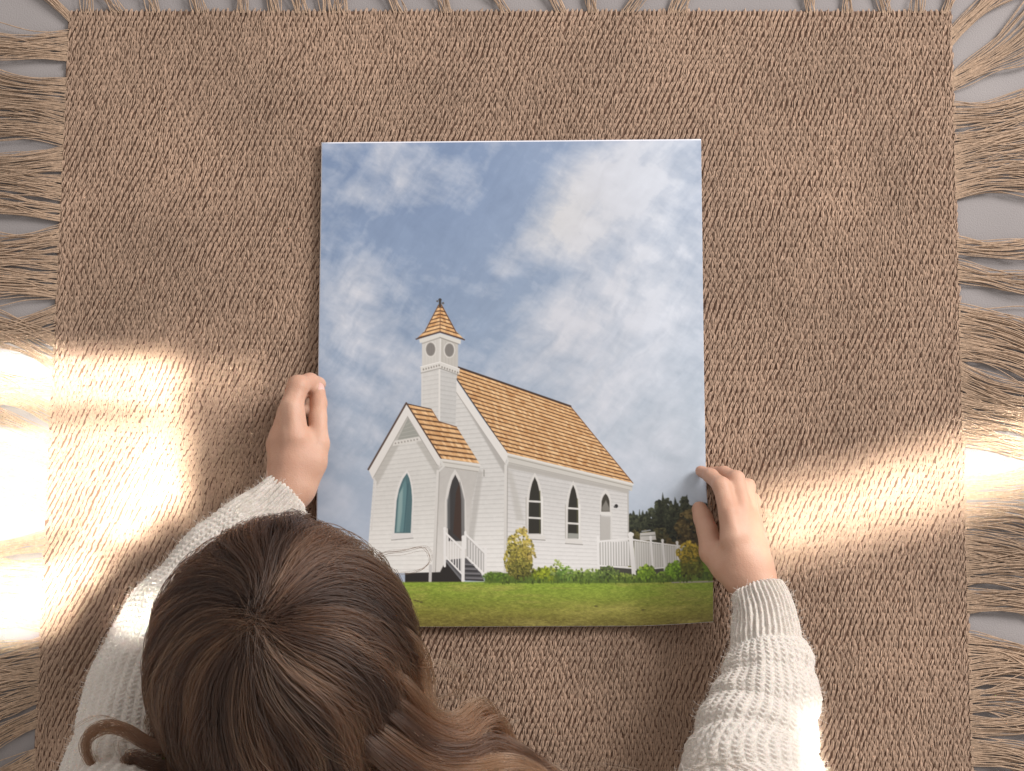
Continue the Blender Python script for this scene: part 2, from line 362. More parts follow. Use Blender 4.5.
for cx, cy, rx, ry, sd in ((632, 528, 6, 14, 201), (641, 526, 7, 10, 202), (651, 524, 6, 15, 203), (659, 516, 5, 16, 204), (668, 517, 7, 18, 205), (675, 524, 8, 18, 206), (684, 512, 5, 14, 207), (693, 520, 8, 14, 208), (705, 518, 10, 12, 209)):
    bush(cx, cy, rx, ry, (50, 54, 40), (34, 34, 24), sd, int(rx*ry*1.6), 1.7)
bush(690, 528, 15, 17, (92, 78, 46), (44, 40, 26), 210, 260, 1.8); bush(640, 537, 12, 7, (84, 76, 44), (36, 36, 24), 211, 90, 1.5); bush(660, 536, 8, 8, (66, 62, 40), (32, 32, 22), 212, 90, 1.5)
poly([(640, 533), (655, 532), (656, 540), (640, 541)], (196, 192, 186)); line((641, 536), (655, 535.5), 0.8, (120, 120, 112)); line((642, 531.5), (650, 530.5), 1.4, (150, 150, 150))
# church -------------------------------------------------------------
WALL = np.array([203, 201, 197.])
def siding(base, x0, x1, yA, yB, slope0, slope1, n, dark=20):
    """horizontal boards whose slope runs from slope0 (top yA) to slope1 (bottom yB)"""
    def f(X, Y):
        t = (Y-yA)/(yB-yA); sl = slope0+(slope1-slope0)*t
        tt_ = (Y-(X-x0)*sl-yA)/(yB-yA)*n
        fr = tt_-np.floor(tt_)
        k = np.exp(-((fr-0.12)/0.16)**2)*dark*0.62-3*fr
        nn = (fbm(X/3, Y/3, 3, 71)-0.5)*8
        return np.asarray(base, float)-k[..., None]+nn[..., None]+(26*sm(Y, 480, 570)-2)[..., None]
    return f
# main front wall
poly([(438, 400), (456, 380), (506, 460), (506, 575), (460, 575), (460, 450), (446, 425)], None, 0.8, 1, siding(WALL+(0, -1, -2), 470, 506, 380, 575, -0.10, 0.0, 44))
# soffit shade of the bargeboard
poly([(452, 384), (457, 392), (507, 478), (507, 462)], (160, 156, 150), 2.0, 0.75)
# side wall
poly([(506, 458), (628, 486), (628.5, 545), (628, 572), (506, 575)], None, 0.8, 1, siding(WALL-(4, 5, 5), 506, 628, 455, 575, 0.235, 0.0, 27))
poly([(508, 461), (629, 489), (629, 493.5), (508, 468)], (165, 160, 152), 1.6, 0.7)
poly([(507, 470), (512, 471), (524, 520), (516, 520)], (176, 172, 164), 3, 0.5)
line((505.7, 464), (505, 574), 2.6, (206, 202, 196)); line((507.6, 466), (506.9, 574), 0.8, (150, 145, 138), op=.8)
line((628, 488), (628.5, 540), 1.3, (176, 172, 166))
# main roof
def shingles(p00, p10, p01, p11, n, m, s):
    """p00 ridge-left p10 ridge-right p01 eave-left p11 eave-right; inverse bilinear by iteration"""
    p00, p10, p01, p11 = [np.array(q, float) for q in (p00, p10, p01, p11)]
    def f(X, Y):
        a = np.full(X.shape, .5); b_ = np.full(X.shape, .5)
        for _ in range(8):
            PX = p00[0]*(1-a)*(1-b_)+p10[0]*a*(1-b_)+p01[0]*(1-a)*b_+p11[0]*a*b_
            PY = p00[1]*(1-a)*(1-b_)+p10[1]*a*(1-b_)+p01[1]*(1-a)*b_+p11[1]*a*b_
            ax_ = (p10[0]-p00[0])*(1-b_)+(p11[0]-p01[0])*b_; ay_ = (p10[1]-p00[1])*(1-b_)+(p11[1]-p01[1])*b_
            bx_ = (p01[0]-p00[0])*(1-a)+(p11[0]-p10[0])*a; by_ = (p01[1]-p00[1])*(1-a)+(p11[1]-p10[1])*a
            det = ax_*by_-ay_*bx_; ex = X-PX; ey = Y-PY
            a = a+(ex*by_-ey*bx_)/det; b_ = b_+(ax_*ey-ay_*ex)/det
        r = b_*n; ri = np.floor(r); fr = r-ri
        cc = a*m+(ri*0.37) % 1; ci = np.floor(cc)
        h = vnoise(ci*7.31+0.5, ri*3.77+0.5, s); h2 = vnoise(ci*1.91+9.5, ri*5.13+.5, s+3)
        col = np.array([218, 172, 122.])+(h-0.5)[..., None]*np.array([36, 44, 44])+(h2-0.5)[..., None]*np.array([16, 20, 20])
        col = col-(np.exp(-((fr-0.08)/0.17)**2)+np.exp(-((fr-1.08)/0.17)**2))[..., None]*np.array([140, 118, 86])
        e = cc-ci; col = col-(np.exp(-(e/0.10)**2)*10)[..., None]
        return col+((fbm(X/1.5, Y/1.5, 2, 77)-0.5)*14)[..., None]
    return f
poly([(454, 374), (458, 367.5), (571, 406.5), (633, 483), (507, 453)], None, 0.8, 1, shingles((454, 366), (570, 406), (507, 454), (633, 484), 19, 46, 4))
line((458, 367.2), (570.5, 406.2), 2.0, (66, 50, 42)); line((454, 375), (507, 452.5), 1.0, (70, 56, 48)); line((571, 407), (633, 483), 0.8, (120, 84, 56))
# gutter and frieze
poly([(507, 453), (633, 483.5), (632, 491), (508, 463)], (196, 192, 184)); line((508, 454), (633, 484.3), 1.6, (216, 212, 204)); line((508, 456.6), (632, 486.6), 1.0, (148, 142, 132), op=.8); line((509, 462.5), (630, 490), 0.7, (150, 145, 138), op=.8)
line((506.5, 456), (508, 461), 1.6, (205, 202, 196)); line((508, 461), (505, 467), 1.6, (205, 202, 196))
# main bargeboard
poly([(453, 375), (480, 415), (508, 453.5), (505, 464), (480, 427), (452, 386)], (216, 212, 206)); line((452, 386), (505, 464), 0.8, (165, 160, 154))
# tower lower part
poly([(421.5, 368), (439.7, 364), (439.3, 421), (431, 409), (421.3, 407)], None, 0.8, 1, siding(WALL-(2, 3, 4), 421, 439, 368, 421, -0.18, -0.1, 12, 14))
poly([(439.5, 364), (458, 370), (456.5, 380), (455.5, 427), (439.3, 421)], None, 0.8, 1, siding(WALL-(12, 12, 12), 439, 458, 366, 425, 0.22, 0.1, 13, 15))
line((439.5, 366), (439.3, 420), 1.8, (214, 210, 204)); line((422, 369), (421.8, 407), 1.2, (205, 201, 195))
# belfry
poly([(422, 340), (440.6, 334), (440, 366), (422, 370)], (198, 194, 187)); poly([(440.6, 334), (458, 341), (458, 371), (440, 366)], (186, 181, 173))
for k in range(5): line((442.5+k*3.1, 340+k), (442.5+k*3.1, 363+k*1.1), 0.5, (165, 160, 152), op=.6)
for k in range(5): line((425+k*3.0, 343-k), (425+k*3.0, 364-k*.7), 0.5, (180, 176, 168), op=.5)
for cx, cy in ((430.6, 349.2), (449.4, 350)):
    ell(cx, cy, 5.7, 7.8, (212, 208, 201)); ell(cx, cy, 4.9, 7.0, (165, 160, 152)); ell(cx, cy, 4.3, 6.3, (122, 117, 112))
    for k in range(-2, 3): line((cx+k*1.6, cy-5), (cx+k*1.6, cy+5), 0.4, (142, 137, 132), op=.6)
line((440.4, 338), (440, 364), 1.1, (216, 212, 206))
# band with dentils
poly([(420.5, 366.5), (440, 361.5), (459.5, 368.5), (459.3, 374), (440, 367.5), (420.8, 372)], (207, 203, 196))
for k in range(7): ell(423.5+k*2.6, 369.3-k*0.68, 0.75, 1.0, (140, 134, 126))
for k in range(7): ell(442+k*2.6, 367+k*0.9, 0.75, 1.0, (140, 134, 126))
line((420.5, 366.8), (440, 361.8), 0.7, (226, 222, 216)); line((440, 361.8), (459.5, 368.8), 0.7, (224, 220, 214)); line((421, 373), (440, 368.2), 0.8, (150, 145, 138)); line((440, 368.2), (459, 375), 0.8, (150, 145, 138))
# spire
poly([(419, 339), (440, 333), (461, 340), (460.5, 344), (440, 336.5), (420, 343)], (208, 204, 196)); line((422, 343.5), (440, 337.5), 1.0, (150, 144, 136), op=.8); line((440, 337.5), (458.5, 344), 1.0, (140, 134, 126), op=.8)
poly([(438.8, 304), (441, 304), (440, 331), (416.3, 338.8), (424.5, 331)], None, 0.8, 1, shingles((438.5, 303), (441, 303), (415.5, 338), (441, 331), 8, 6, 14))
poly([(440, 304), (441.6, 304), (456, 331), (464.2, 339.3), (440, 331)], None, 0.8, 1, shingles((439, 303), (442, 303), (439.5, 331), (465, 339), 8, 6, 24))
line((416.2, 339), (440, 331.8), 1.3, (84, 62, 50)); line((440, 331.8), (464.4, 339.6), 1.3, (84, 62, 50)); line((438.5, 305), (425, 331.5), 0.9, (96, 70, 56)); line((441.5, 305), (456, 332), 0.9, (96, 70, 56)); line((440.2, 306), (440, 331), 0.7, (120, 84, 60))
line((440, 299.5), (440, 306), 2.4, (58, 52, 50)); ell(443, 303, 1.2, 1.0, (90, 84, 78)); ell(437.3, 301, 1.0, .9, (84, 78, 72)); ell(440, 299.6, 1.6, 1.4, (60, 56, 54))
# porch side wall + front wall
poly([(437, 462), (479, 466), (472, 500), (468, 575), (433, 573)], None, 0.8, 1, siding(WALL-(16, 18, 20), 437, 479, 455, 575, 0.1, 0.0, 1, 2))
poly([(478, 469), (473, 500), (466, 560), (471, 560), (483, 472)], (168, 164, 158), 2.5, 0.6)
poly([(408, 410), (441, 466), (437.5, 470), (433, 573), (366, 573), (374, 474)], None, 0.8, 1, siding(WALL+(1, 0, -2), 374, 437, 410, 573, -0.16, 0.0, 38, 17))
poly([(408, 414), (374, 476), (377, 486), (408, 428), (438, 478), (439, 466)], (160, 156, 148), 2.0, 0.55)
poly([(408, 418), (397, 441), (420, 437)], (150, 150, 142)); 
for k in range(4): line((400+k*2, 437-k*4), (417-k*2, 434-k*4), 0.5, (170, 168, 160))
poly([(392.5, 441), (421, 436), (421.5, 440.5), (393, 446)], (205, 201, 194))
for k in range(8): ell(395.5+k*3.1, 443.3-k*0.58, 0.8, 0.9, (150, 145, 138))
poly([(407, 403), (408, 415), (372.5, 479), (368.6, 470)], (214, 210, 204)); line((406.3, 403.0), (368.4, 469.6), 1.8, (80, 62, 52)); line((408, 416), (373, 478.5), 0.7, (160, 155, 148))
# porch roof
poly([(407, 403.5), (431.5, 409), (438.6, 421.3), (456.5, 426.5), (479.5, 463.5), (441, 458.5)], None, 0.8, 1, shingles((407, 403), (445, 409), (441, 459), (480, 464), 11, 14, 34))
line((407, 403.8), (431, 409), 1.0, (74, 56, 46)); line((438.6, 421.3), (456.5, 426.8), 0.9, (110, 80, 58)); line((431.5, 409.5), (438.6, 421), 0.8, (150, 110, 78))
poly([(407, 404), (441.5, 458.5), (439.5, 465.5), (436, 464), (407.5, 416)], (214, 210, 204)); line((407, 404), (441.5, 459), 1.3, (84, 64, 54)); line((407.5, 416.5), (437, 465), 0.7, (158, 153, 146))
poly([(440, 458.5), (480, 464), (479, 471.5), (441, 466)], (202, 198, 190)); line((441, 459.5), (480, 465), 1.2, (216, 212, 205)); line((443, 462), (479.5, 467.3), 0.8, (150, 144, 136), op=.8); line((443, 466.5), (478, 471.5), 0.8, (150, 144, 136), op=.8)
line((441, 461), (444, 466), 1.8, (205, 202, 196)); line((444, 466), (439, 471), 1.8, (205, 202, 196)); line((437.7, 471), (433.5, 572), 2.6, (206, 202, 196)); line((439.5, 472), (435.4, 572), 0.7, (158, 153, 147))
line((373, 478), (376, 482), 1.5, (200, 196, 190)); line((375.8, 482), (371.5, 530), 1.3, (206, 203, 198))
# porch front window
def arch(cx, ty, by, hw0, hw1, skew=0):
    ys = np.linspace(0, 1, 12); h = by-ty
    k = lambda t: np.interp(t, [0, .1, .25, .45, 1], [0, .42, .74, .95, 1])
    Lp = [(cx-hw0*k(t)+skew*t, ty+h*t) for t in ys]; Rp = [(cx+hw1*k(t)+skew*t, ty+h*t) for t in ys]
    return Lp+Rp[::-1]
poly(arch(407, 469.5, 535.5, 11.5, 9.0, -3.5), (214, 210, 205)); poly(arch(407, 473, 533, 9.3, 7.0, -3.3), (78, 106, 110))
poly(arch(405.5, 479, 532, 6, 3.0, -3.5), (104, 138, 140), 1.5, .7); poly([(399, 494), (403, 487), (402, 512), (399.5, 532), (396.5, 532)], (150, 172, 168), 1.5, .7); line((408, 484), (404, 532), 1.4, (62, 90, 96), op=.7)
poly([(391, 534.5), (412.5, 532.8), (413, 537.5), (391.5, 539.5)], (216, 212, 208)); line((391.5, 540), (413, 538), .8, (150, 146, 142))
# porch door
poly(arch(455, 469, 545, 11.5, 11, 1.0), (206, 202, 196)); poly(arch(455.2, 474.5, 541, 8.6, 8.0, 1.5), (58, 56, 56)); poly([(456, 492), (459.5, 482), (461, 500), (461.5, 541), (453, 533)], (64, 46, 38), 1.2, .8); poly([(459.8, 480), (464.5, 500), (464.6, 541), (461.5, 541), (461.2, 500)], (120, 118, 116), 1.0, .9)
poly([(447, 500), (450, 490), (450, 530), (447, 528)], (96, 98, 98), 1, .7)
# under porch, steps
poly([(405, 573), (440, 572), (446, 560), (466, 584), (405, 585)], (40, 36, 34)); line((430.5, 566), (430, 584), 3.0, (196, 192, 188)); line((426, 583), (438, 583), 1.8, (130, 126, 118))
poly([(445, 560), (463, 580), (484, 581), (481, 573), (466, 558)], (84, 82, 84))
for k in range(4): line((463+k*1.0, 564+k*4.6), (474+k*3.0, 564.5+k*4.6), 1.2, (120, 118, 120)); line((463+k*1.0, 566+k*4.6), (474+k*3.0, 566.5+k*4.6), 1.4, (52, 50, 52))
line((446, 561), (462, 580.5), 1.6, (110, 110, 112))
RAIL = (226, 223, 219)
for k in range(6): line((448+k*2.6, 537+k*2.8), (448+k*2.6, 557+k*3.0), 1.1, RAIL)
line((444.6, 532), (463, 549.5), 2.0, RAIL); line((445.5, 556.5), (463, 575), 1.6, RAIL); line((444.7, 529), (444.7, 566), 2.4, RAIL); line((463.4, 538), (463, 581), 3.2, RAIL); ell(463.4, 537, 1.8, 1.8, RAIL); ell(444.7, 528.5, 1.5, 1.6, RAIL)
poly([(466, 536), (485, 554), (485, 574), (467, 557)], (172, 169, 165), 1.2, .9)
for k in range(6): line((469+k*2.7, 540+k*2.7), (469+k*2.7, 557+k*3.0), 1.0, RAIL)
line((465.5, 534), (485.5, 553), 1.8, RAIL); line((467, 557), (485.5, 575), 1.5, RAIL); line((465.3, 532), (465.3, 548), 2.2, RAIL); line((485.6, 547), (485.3, 576), 2.6, RAIL)
# side windows
def sidewin(cx, ty, by, hw, bars, pale=False):
    poly(arch(cx, ty-4.5, by+1.5, hw+2.6, hw+2.6, 0), (208, 204, 198)); line((cx-hw-2.4, ty+20), (cx-hw-2.4, by), .6, (165, 160, 152)); poly(arch(cx, ty, by, hw, hw, 0), (46, 44, 38))
    line((cx+hw-1.2, ty+14), (cx+hw-1.2, by), 1.0, (92, 90, 58), op=.8)
    for y in bars: line((cx-hw-.4, y), (cx+hw+.6, y+.8), 1.9, (212, 208, 202))
    if pale: poly([(cx-hw, by-5), (cx+hw, by-4.5), (cx+hw, by), (cx-hw, by)], (150, 150, 142))
    line((cx+hw+.9, ty+20), (cx+hw+.9, by+1), 1.8, (222, 219, 213)); poly([(cx-hw-2.5, by+1), (cx+hw+4, by+2.2), (cx+hw+4, by+6), (cx-hw-2.5, by+4.8)], (214, 210, 204)); line((cx-hw-2.5, by+5.4), (cx+hw+4, by+6.6), .9, (150, 146, 140))
sidewin(534.8, 477, 533.5, 6.3, (501, 517.5)); sidewin(573.2, 485, 538, 5.4, (508, 523), True)
poly(arch(605.6, 489, 513, 6, 6, 0), (208, 204, 198)); poly(arch(605.6, 493.5, 511.5, 4.2, 4.2, 0), (62, 58, 50)); poly([(602, 507), (606, 500), (609.5, 508), (609.5, 511), (602, 511)], (150, 146, 138), 1.2, .7)
line((601, 513), (611, 514.5), 2.2, (214, 211, 205)); poly([(601, 516), (610.5, 517), (610.5, 545), (601, 545)], (180, 176, 170)); line((611.6, 515), (611.6, 545), 1.3, (208, 205, 200)); line((600.6, 515), (600.6, 545), .8, (160, 156, 150)); ell(616.3, 506, 1.8, 1.9, (40, 38, 38)); ell(614.7, 506.8, 1.0, 1.0, (90, 88, 86))
line((484, 470), (484, 476), 1.2, (150, 146, 140))
# deck railing
poly([(598, 543), (632, 541), (632, 566), (598, 566)], (178, 175, 170)); poly([(600, 566), (684, 570), (684, 576), (600, 574)], (70, 68, 60))
for k in range(11): line((601.5+k*2.65, 542), (601.8+k*2.65, 565), 1.3, RAIL)
line((598, 541.5), (632, 538.5), 1.8, RAIL); line((599, 565.5), (632, 568), 1.6, RAIL); line((598, 537), (598.6, 570), 2.4, RAIL)
poly([(634, 541), (682, 548.5), (682, 567), (634, 570)], (186, 183, 176))
for k in range(20): line((635.5+k*2.3, 541.5+k*.36), (636+k*2.3, 569-k*.15), .9, (214, 211, 205))
line((632, 539.5), (684, 548), 1.6, RAIL); line((634, 570), (684, 567), 1.4, RAIL)
line((630.5, 534), (634, 575), 4.2, RAIL); ell(629.5, 534.5, 1.4, 1.8, RAIL); ell(632.5, 534.5, 1.4, 1.8, RAIL)
for x, y in ((650.5, 538), (662.2, 541.5), (676.5, 544)): line((x, y), (x+2.5, 572), 2.2, RAIL); ell(x, y-.5, 1.4, 1.5, RAIL)
# lawn
def lawn(X, Y):
    n = fbm(X/3.0, Y/1.1, 5, 51, .7); n2 = fbm(X/45, Y/7, 5, 52, .6); t = sm(Y, 582, 628)
    base = np.array([124, 144, 50.])*(1-t[..., None])+np.array([112, 102, 44.])*t[..., None]
    yel = np.clip((n2-0.45)*3.2, 0, 1)[..., None]
    base = base*(1-yel*.6)+np.array([156, 146, 78.])*yel*.6
    dk = sm(Y, 612, 626)*(0.35+0.25*sm(X, 430, 520)*0)
    base = base*(1-0.26*dk[..., None])
    base = base*1.07
    return base+((n-0.5)*78)[..., None]*np.array([1, 1, .55])
poly([(300, 582.5), (520, 581.5), (730, 582.5), (730, 640), (300, 640)], None, 1.6, 1, lawn)
line((672, 583.3), (720, 584.8), 1.5, (158, 150, 142), 1.0)
# bushes
def bshape(cx, cy, rx, ry, col): ell(cx, cy, rx, ry, col, 2.5, .95)
poly([(486, 576), (500, 573), (600, 574), (632, 576), (720, 574), (720, 583), (484, 583)], None, 1.2, 1, tree_fn((84, 104, 42), (60, 60, 26), 93))
bshape(495, 577, 11, 5.0, (72, 92, 34)); bush(495, 576.5, 12, 4.5, (88, 116, 40), (40, 42, 18), 1, 70, 1.2)
bshape(546, 575, 14, 7, (96, 108, 26)); bush(546, 574, 14, 7, (134, 146, 38), (52, 50, 20), 2, 120, 1.5)
bshape(590, 577, 34, 5, (84, 104, 44)); bush(585, 575, 35, 6, (110, 132, 58), (56, 56, 30), 3, 220, 1.4)
bush(556, 568, 6, 8, (136, 150, 84), (44, 44, 30), 4, 50, 1.1); bush(565, 573, 8, 8, (104, 134, 58), (44, 46, 24), 41, 60, 1.3)
bush(609, 573, 11, 7, (86, 104, 52), (40, 40, 24), 5, 110, 1.3)
bshape(646, 574, 9, 7, (90, 120, 40)); bush(646, 573, 9.5, 8, (126, 156, 48), (52, 54, 22), 6, 100, 1.3)
bush(625, 577, 12, 4, (116, 134, 56), (46, 46, 24), 61, 60, 1.2); bush(664, 577, 8, 5, (110, 138, 48), (46, 46, 24), 62, 60, 1.2)
bshape(677, 572, 12, 8, (88, 122, 36)); bush(677, 571, 12, 9, (120, 156, 44), (48, 54, 22), 7, 120, 1.4)
bshape(690, 562, 11, 17, (86, 84, 30)); bush(688, 554, 12, 11, (172, 148, 52), (60, 48, 22), 8, 130, 1.5); bush(691, 572, 11, 10, (96, 100, 36), (44, 44, 20), 9, 90, 1.5)
bshape(520, 563, 12, 16, (98, 92, 42)); bush(518, 560, 14, 18, (160, 148, 66), (74, 64, 40), 10, 420, 1.15); bush(512, 545, 5, 10, (168, 156, 72), (66, 56, 36), 101, 110, 1.1); bush(528, 548, 6, 9, (166, 150, 70), (66, 56, 36), 102, 110, 1.1); bush(523, 531, 4, 4, (196, 172, 100), (50, 44, 36), 103, 26, 1.3); bush(532, 556, 4, 5, (170, 150, 80), (50, 44, 36), 104, 26, 1.3); bush(521, 570, 13, 10, (104, 102, 44), (60, 56, 28), 11, 220, 1.1); bush(520, 538, 8, 9, (186, 168, 84), (60, 50, 36), 12, 80, 1.2)
for k in range(240):
    x = rng.uniform(486, 712); y = rng.uniform(577, 583); ell(x, y, .8, 1.5, np.array([92, 112, 40.])*rng.uniform(.55, 1.25), .8, .8)
for x, y in ((418, 601), (421, 602), (415, 600.4), (643, 610), (596, 606)): ell(x, y, 1.6, .7, (70, 62, 34), .8, .8)
IMG = np.clip(IMG, 0, 255)
lin = IMG/255.0; lin = np.where(lin <= 0.04045, lin/12.92, ((lin+0.055)/1.055)**2.4)
# photographic print gain: paper white to albedo
PRINT_GAIN = np.array([0.98, 1.01, 1.04])
lin = np.clip(lin*PRINT_GAIN, 0, 0.9)

m_print, nt, b = mat('printed_photo_face', (0.8, 0.8, 0.8), 0.42, 0.35)
at_n = N(nt, 'ShaderNodeAttribute', attribute_name='ink'); nt.links.new(at_n.outputs['Color'], b.inputs['Base Color'])
m_edge, _, _ = mat('print_board_edge', (0.80, 0.82, 0.90), 0.6, 0.3)
# sheet shape
def lift(S, T):
    z = 0.0085+0.0*S
    z = z+0.005*np.exp(-((S-0.0)/0.12)**2)*np.exp(-((T-0.58)/0.22)**2)         # raised where the left hand grips
    z = z+0.006*np.exp(-((S-1.0)/0.10)**2)*np.exp(-((T-0.72)/0.16)**2)
    k = np.clip((S-0.80)/0.20, 0, 1)*np.clip((T-0.66)/0.34, 0, 1); z = z+0.030*k**1.6    # bowed lower right corner
    return z
pr = empty('art_print', tuple(at(511, 385, 0))); tag(pr, 'poster print of a white chapel with cedar roof under cloudy sky held over the rug', 'picture')
po = np.array(pr.location)
kx = np.clip((T_-0.70)/0.2, 0, 1); kx = kx*kx*(3-2*kx)-0.30*np.clip((T_-0.92)/0.08, 0, 1)
Wp[..., 0] += kx*np.clip((S_-0.75)/0.25, 0, 1)**1.5*0.0035
Wp[..., 2] = lift(S_, T_)
Z = Wp.reshape(-1, 3); idx = np.arange(GW*GH).reshape(GH, GW)
q = np.stack([idx[:-1, :-1], idx[1:, :-1], idx[1:, 1:], idx[:-1, 1:]], -1).reshape(-1, 4)
o = mesh_obj('printed_face', Z-po, q, m_print, pr)
ca = o.data.color_attributes.new('ink', 'FLOAT_COLOR', 'POINT')
ca.data.foreach_set('color', np.concatenate([lin.reshape(-1, 3), np.ones((GW*GH, 1))], 1).astype(np.float32).ravel())
# board body under the face with a thin pale rim
st = 20
ii = np.unique(np.r_[np.arange(0, GH, st), GH-1]); jj = np.unique(np.r_[np.arange(0, GW, st), GW-1])
G = Wp[np.ix_(ii, jj)].copy(); h, w_ = G.shape[:2]
ctr = G.mean((0, 1)); G[..., :2] = ctr[:2]+(G[..., :2]-ctr[:2])*np.array([1+0.0030, 1+0.0030])
Tp = G.copy(); Tp[..., 2] -= 0.0009; G[..., 0] -= 0.0003; G[..., 1] += 0.0006; Tp[..., :2] = G[..., :2]; Bt = G.copy(); Bt[..., 2] -= 0.0032
idb = np.arange(h*w_).reshape(h, w_); Q1 = np.stack([idb[:-1, :-1], idb[1:, :-1], idb[1:, 1:], idb[:-1, 1:]], -1).reshape(-1, 4)
per = np.r_[idb[0, :], idb[1:, -1], idb[-1, -2::-1], idb[-2:0:-1, 0]]; pn = np.roll(per, -1)
Q3 = np.stack([per, pn, pn+h*w_, per+h*w_], -1)
mesh_obj('backing_board', np.vstack([Tp.reshape(-1, 3), Bt.reshape(-1, 3)])-po, np.vstack([Q1, Q1[:, ::-1]+h*w_, Q3]), m_edge, pr, smooth=False)

# ------------------------------------------------------------------ signed distance modelling for the body
def surface_nets(f, lo, hi, h):
    lo = np.asarray(lo, float); n = np.ceil((np.asarray(hi)-lo)/h).astype(int)+1
    xs = [lo[k]+np.arange(n[k])*h for k in range(3)]
    X, Y, Z = np.meshgrid(*xs, indexing='ij')
    D = f(np.stack([X, Y, Z], -1).astype(np.float32).reshape(-1, 3)).reshape(n).astype(np.float64)
    for k_ in range(3):       # close the surface at the box faces
        sl = [slice(None)]*3
        for e_ in (0, -1): sl[k_] = e_; D[tuple(sl)] = np.maximum(D[tuple(sl)], h*0.5)
    c = [D[i:n[0]-1+i, j:n[1]-1+j, k:n[2]-1+k] for i in (0, 1) for j in (0, 1) for k in (0, 1)]
    ins = [v < 0 for v in c]; cnt = sum(v.astype(int) for v in ins); act = (cnt > 0) & (cnt < 8)
    vid = -np.ones(act.shape, int); A = np.argwhere(act); vid[act] = np.arange(len(A))
    offs = np.array([(i, j, k) for i in (0, 1) for j in (0, 1) for k in (0, 1)])
    vals = np.stack([v[act] for v in c], -1)
    acc = np.zeros((len(A), 3)); num = np.zeros(len(A))
    for a in range(8):
        for b_ in range(a+1, 8):
            if np.abs(offs[a]-offs[b_]).sum() != 1: continue
            va, vb = vals[:, a], vals[:, b_]; mk = (va < 0) != (vb < 0)
            t = np.where(mk, va/(va-vb+1e-20), 0)
            p = offs[a][None]+(offs[b_]-offs[a])[None]*t[:, None]
            acc += p*mk[:, None]; num += mk
    V = lo+(A+acc/num[:, None])*h
    F = []
    for ax_ in range(3):
        sl0 = [slice(None)]*3; sl1 = [slice(None)]*3; sl0[ax_] = slice(0, n[ax_]-1); sl1[ax_] = slice(1, n[ax_])
        a, b_ = D[tuple(sl0)] < 0, D[tuple(sl1)] < 0; ed = np.argwhere(a != b_); sgn = a[tuple(ed.T)]
        u_, v_ = [(1, 2), (2, 0), (0, 1)][ax_]
        ok = (ed[:, u_] > 0) & (ed[:, v_] > 0) & (ed[:, u_] < n[u_]-1) & (ed[:, v_] < n[v_]-1); ed = ed[ok]; sgn = sgn[ok]
        def g_(du, dv):
            e = ed.copy(); e[:, u_] -= du; e[:, v_] -= dv; return vid[tuple(e.T)]
        qd = np.stack([g_(1, 1), g_(0, 1), g_(0, 0), g_(1, 0)], -1)
        qd[~sgn] = qd[~sgn][:, ::-1]; F.append(qd)
    F = np.vstack(F); F = F[(F >= 0).all(1)]
    return V, F
def rc(P, a, b_, ra, rb):
    a = np.asarray(a, np.float32); b_ = np.asarray(b_, np.float32); ba = b_-a; pa = P-a
    t = np.clip(pa@ba/(ba@ba), 0, 1)
    return np.linalg.norm(pa-t[:, None]*ba, axis=1)-(ra+(rb-ra)*t)
def chain(P, pts, k=0.002):
    d = None
    for (a, ra), (b_, rb) in zip(pts[:-1], pts[1:]):
        e = rc(P, a, b_, ra, rb); d = e if d is None else smin(d, e, k)
    return d
def smin(a, b_, k):
    hh = np.clip(0.5+0.5*(b_-a)/k, 0, 1); return b_*(1-hh)+a*hh-k*hh*(1-hh)
def pt(px, py, zmm, rpx=None):
    p = at(px, py, zmm/1000.0)
    return p if rpx is None else (p, rpx*MM*(1-zmm/2000.0))
def flat_ell(P, c, r):
    q_ = (P-np.asarray(c, np.float32))/np.asarray(r, np.float32); l = np.linalg.norm(q_, axis=1); return (l-1)*min(r)

# left hand -----------------------------------------------------------
LH = dict(
    arm=[pt(205, 560, 62, 24), pt(262, 520, 52, 20), pt(286, 495, 46, 19), pt(293, 470, 44, 20)],
    meta=[[pt(290, 484, 47, 16), pt(294, 440, 51, 15), pt(292, 407, 50, 12.5)],
          [pt(286, 484, 40, 16), pt(284, 440, 42, 15), pt(288, 412, 40, 11)],
          [pt(283, 484, 32, 15), pt(280, 445, 32, 13), pt(288, 420, 30, 11)],
          [pt(284, 482, 25, 13), pt(281, 450, 22, 12), pt(288, 428, 20, 10)]],
    thumbm=[pt(300, 486, 43, 16), pt(312, 462, 44, 14.5), pt(318, 444, 42, 11.5)],
    thumb=[pt(318, 444, 42, 11.2), pt(318, 418, 38, 9.0), pt(318.5, 403, 33, 8.6), pt(318, 391, 30, 7.6)],
    fingers=[[pt(291, 409, 50, 11.6), pt(298, 386, 46, 10.4), pt(310, 381.5, 32, 8.4), pt(319, 384, 16, 7.4)],
             [pt(289, 413, 39, 10.6), pt(296, 394, 33, 9.8), pt(306, 388, 18, 8.4), pt(324, 392, 4, 6.0)],
             [pt(289, 420, 29, 10.0), pt(295, 402, 21, 9.2), pt(302, 396, 10, 7.6), pt(322, 402, 2.5, 5.5)],
             [pt(288, 428, 19, 9.0), pt(294, 411, 12, 7.8), pt(301, 408, 6, 6.6), pt(318, 416, 2, 5.0)]])
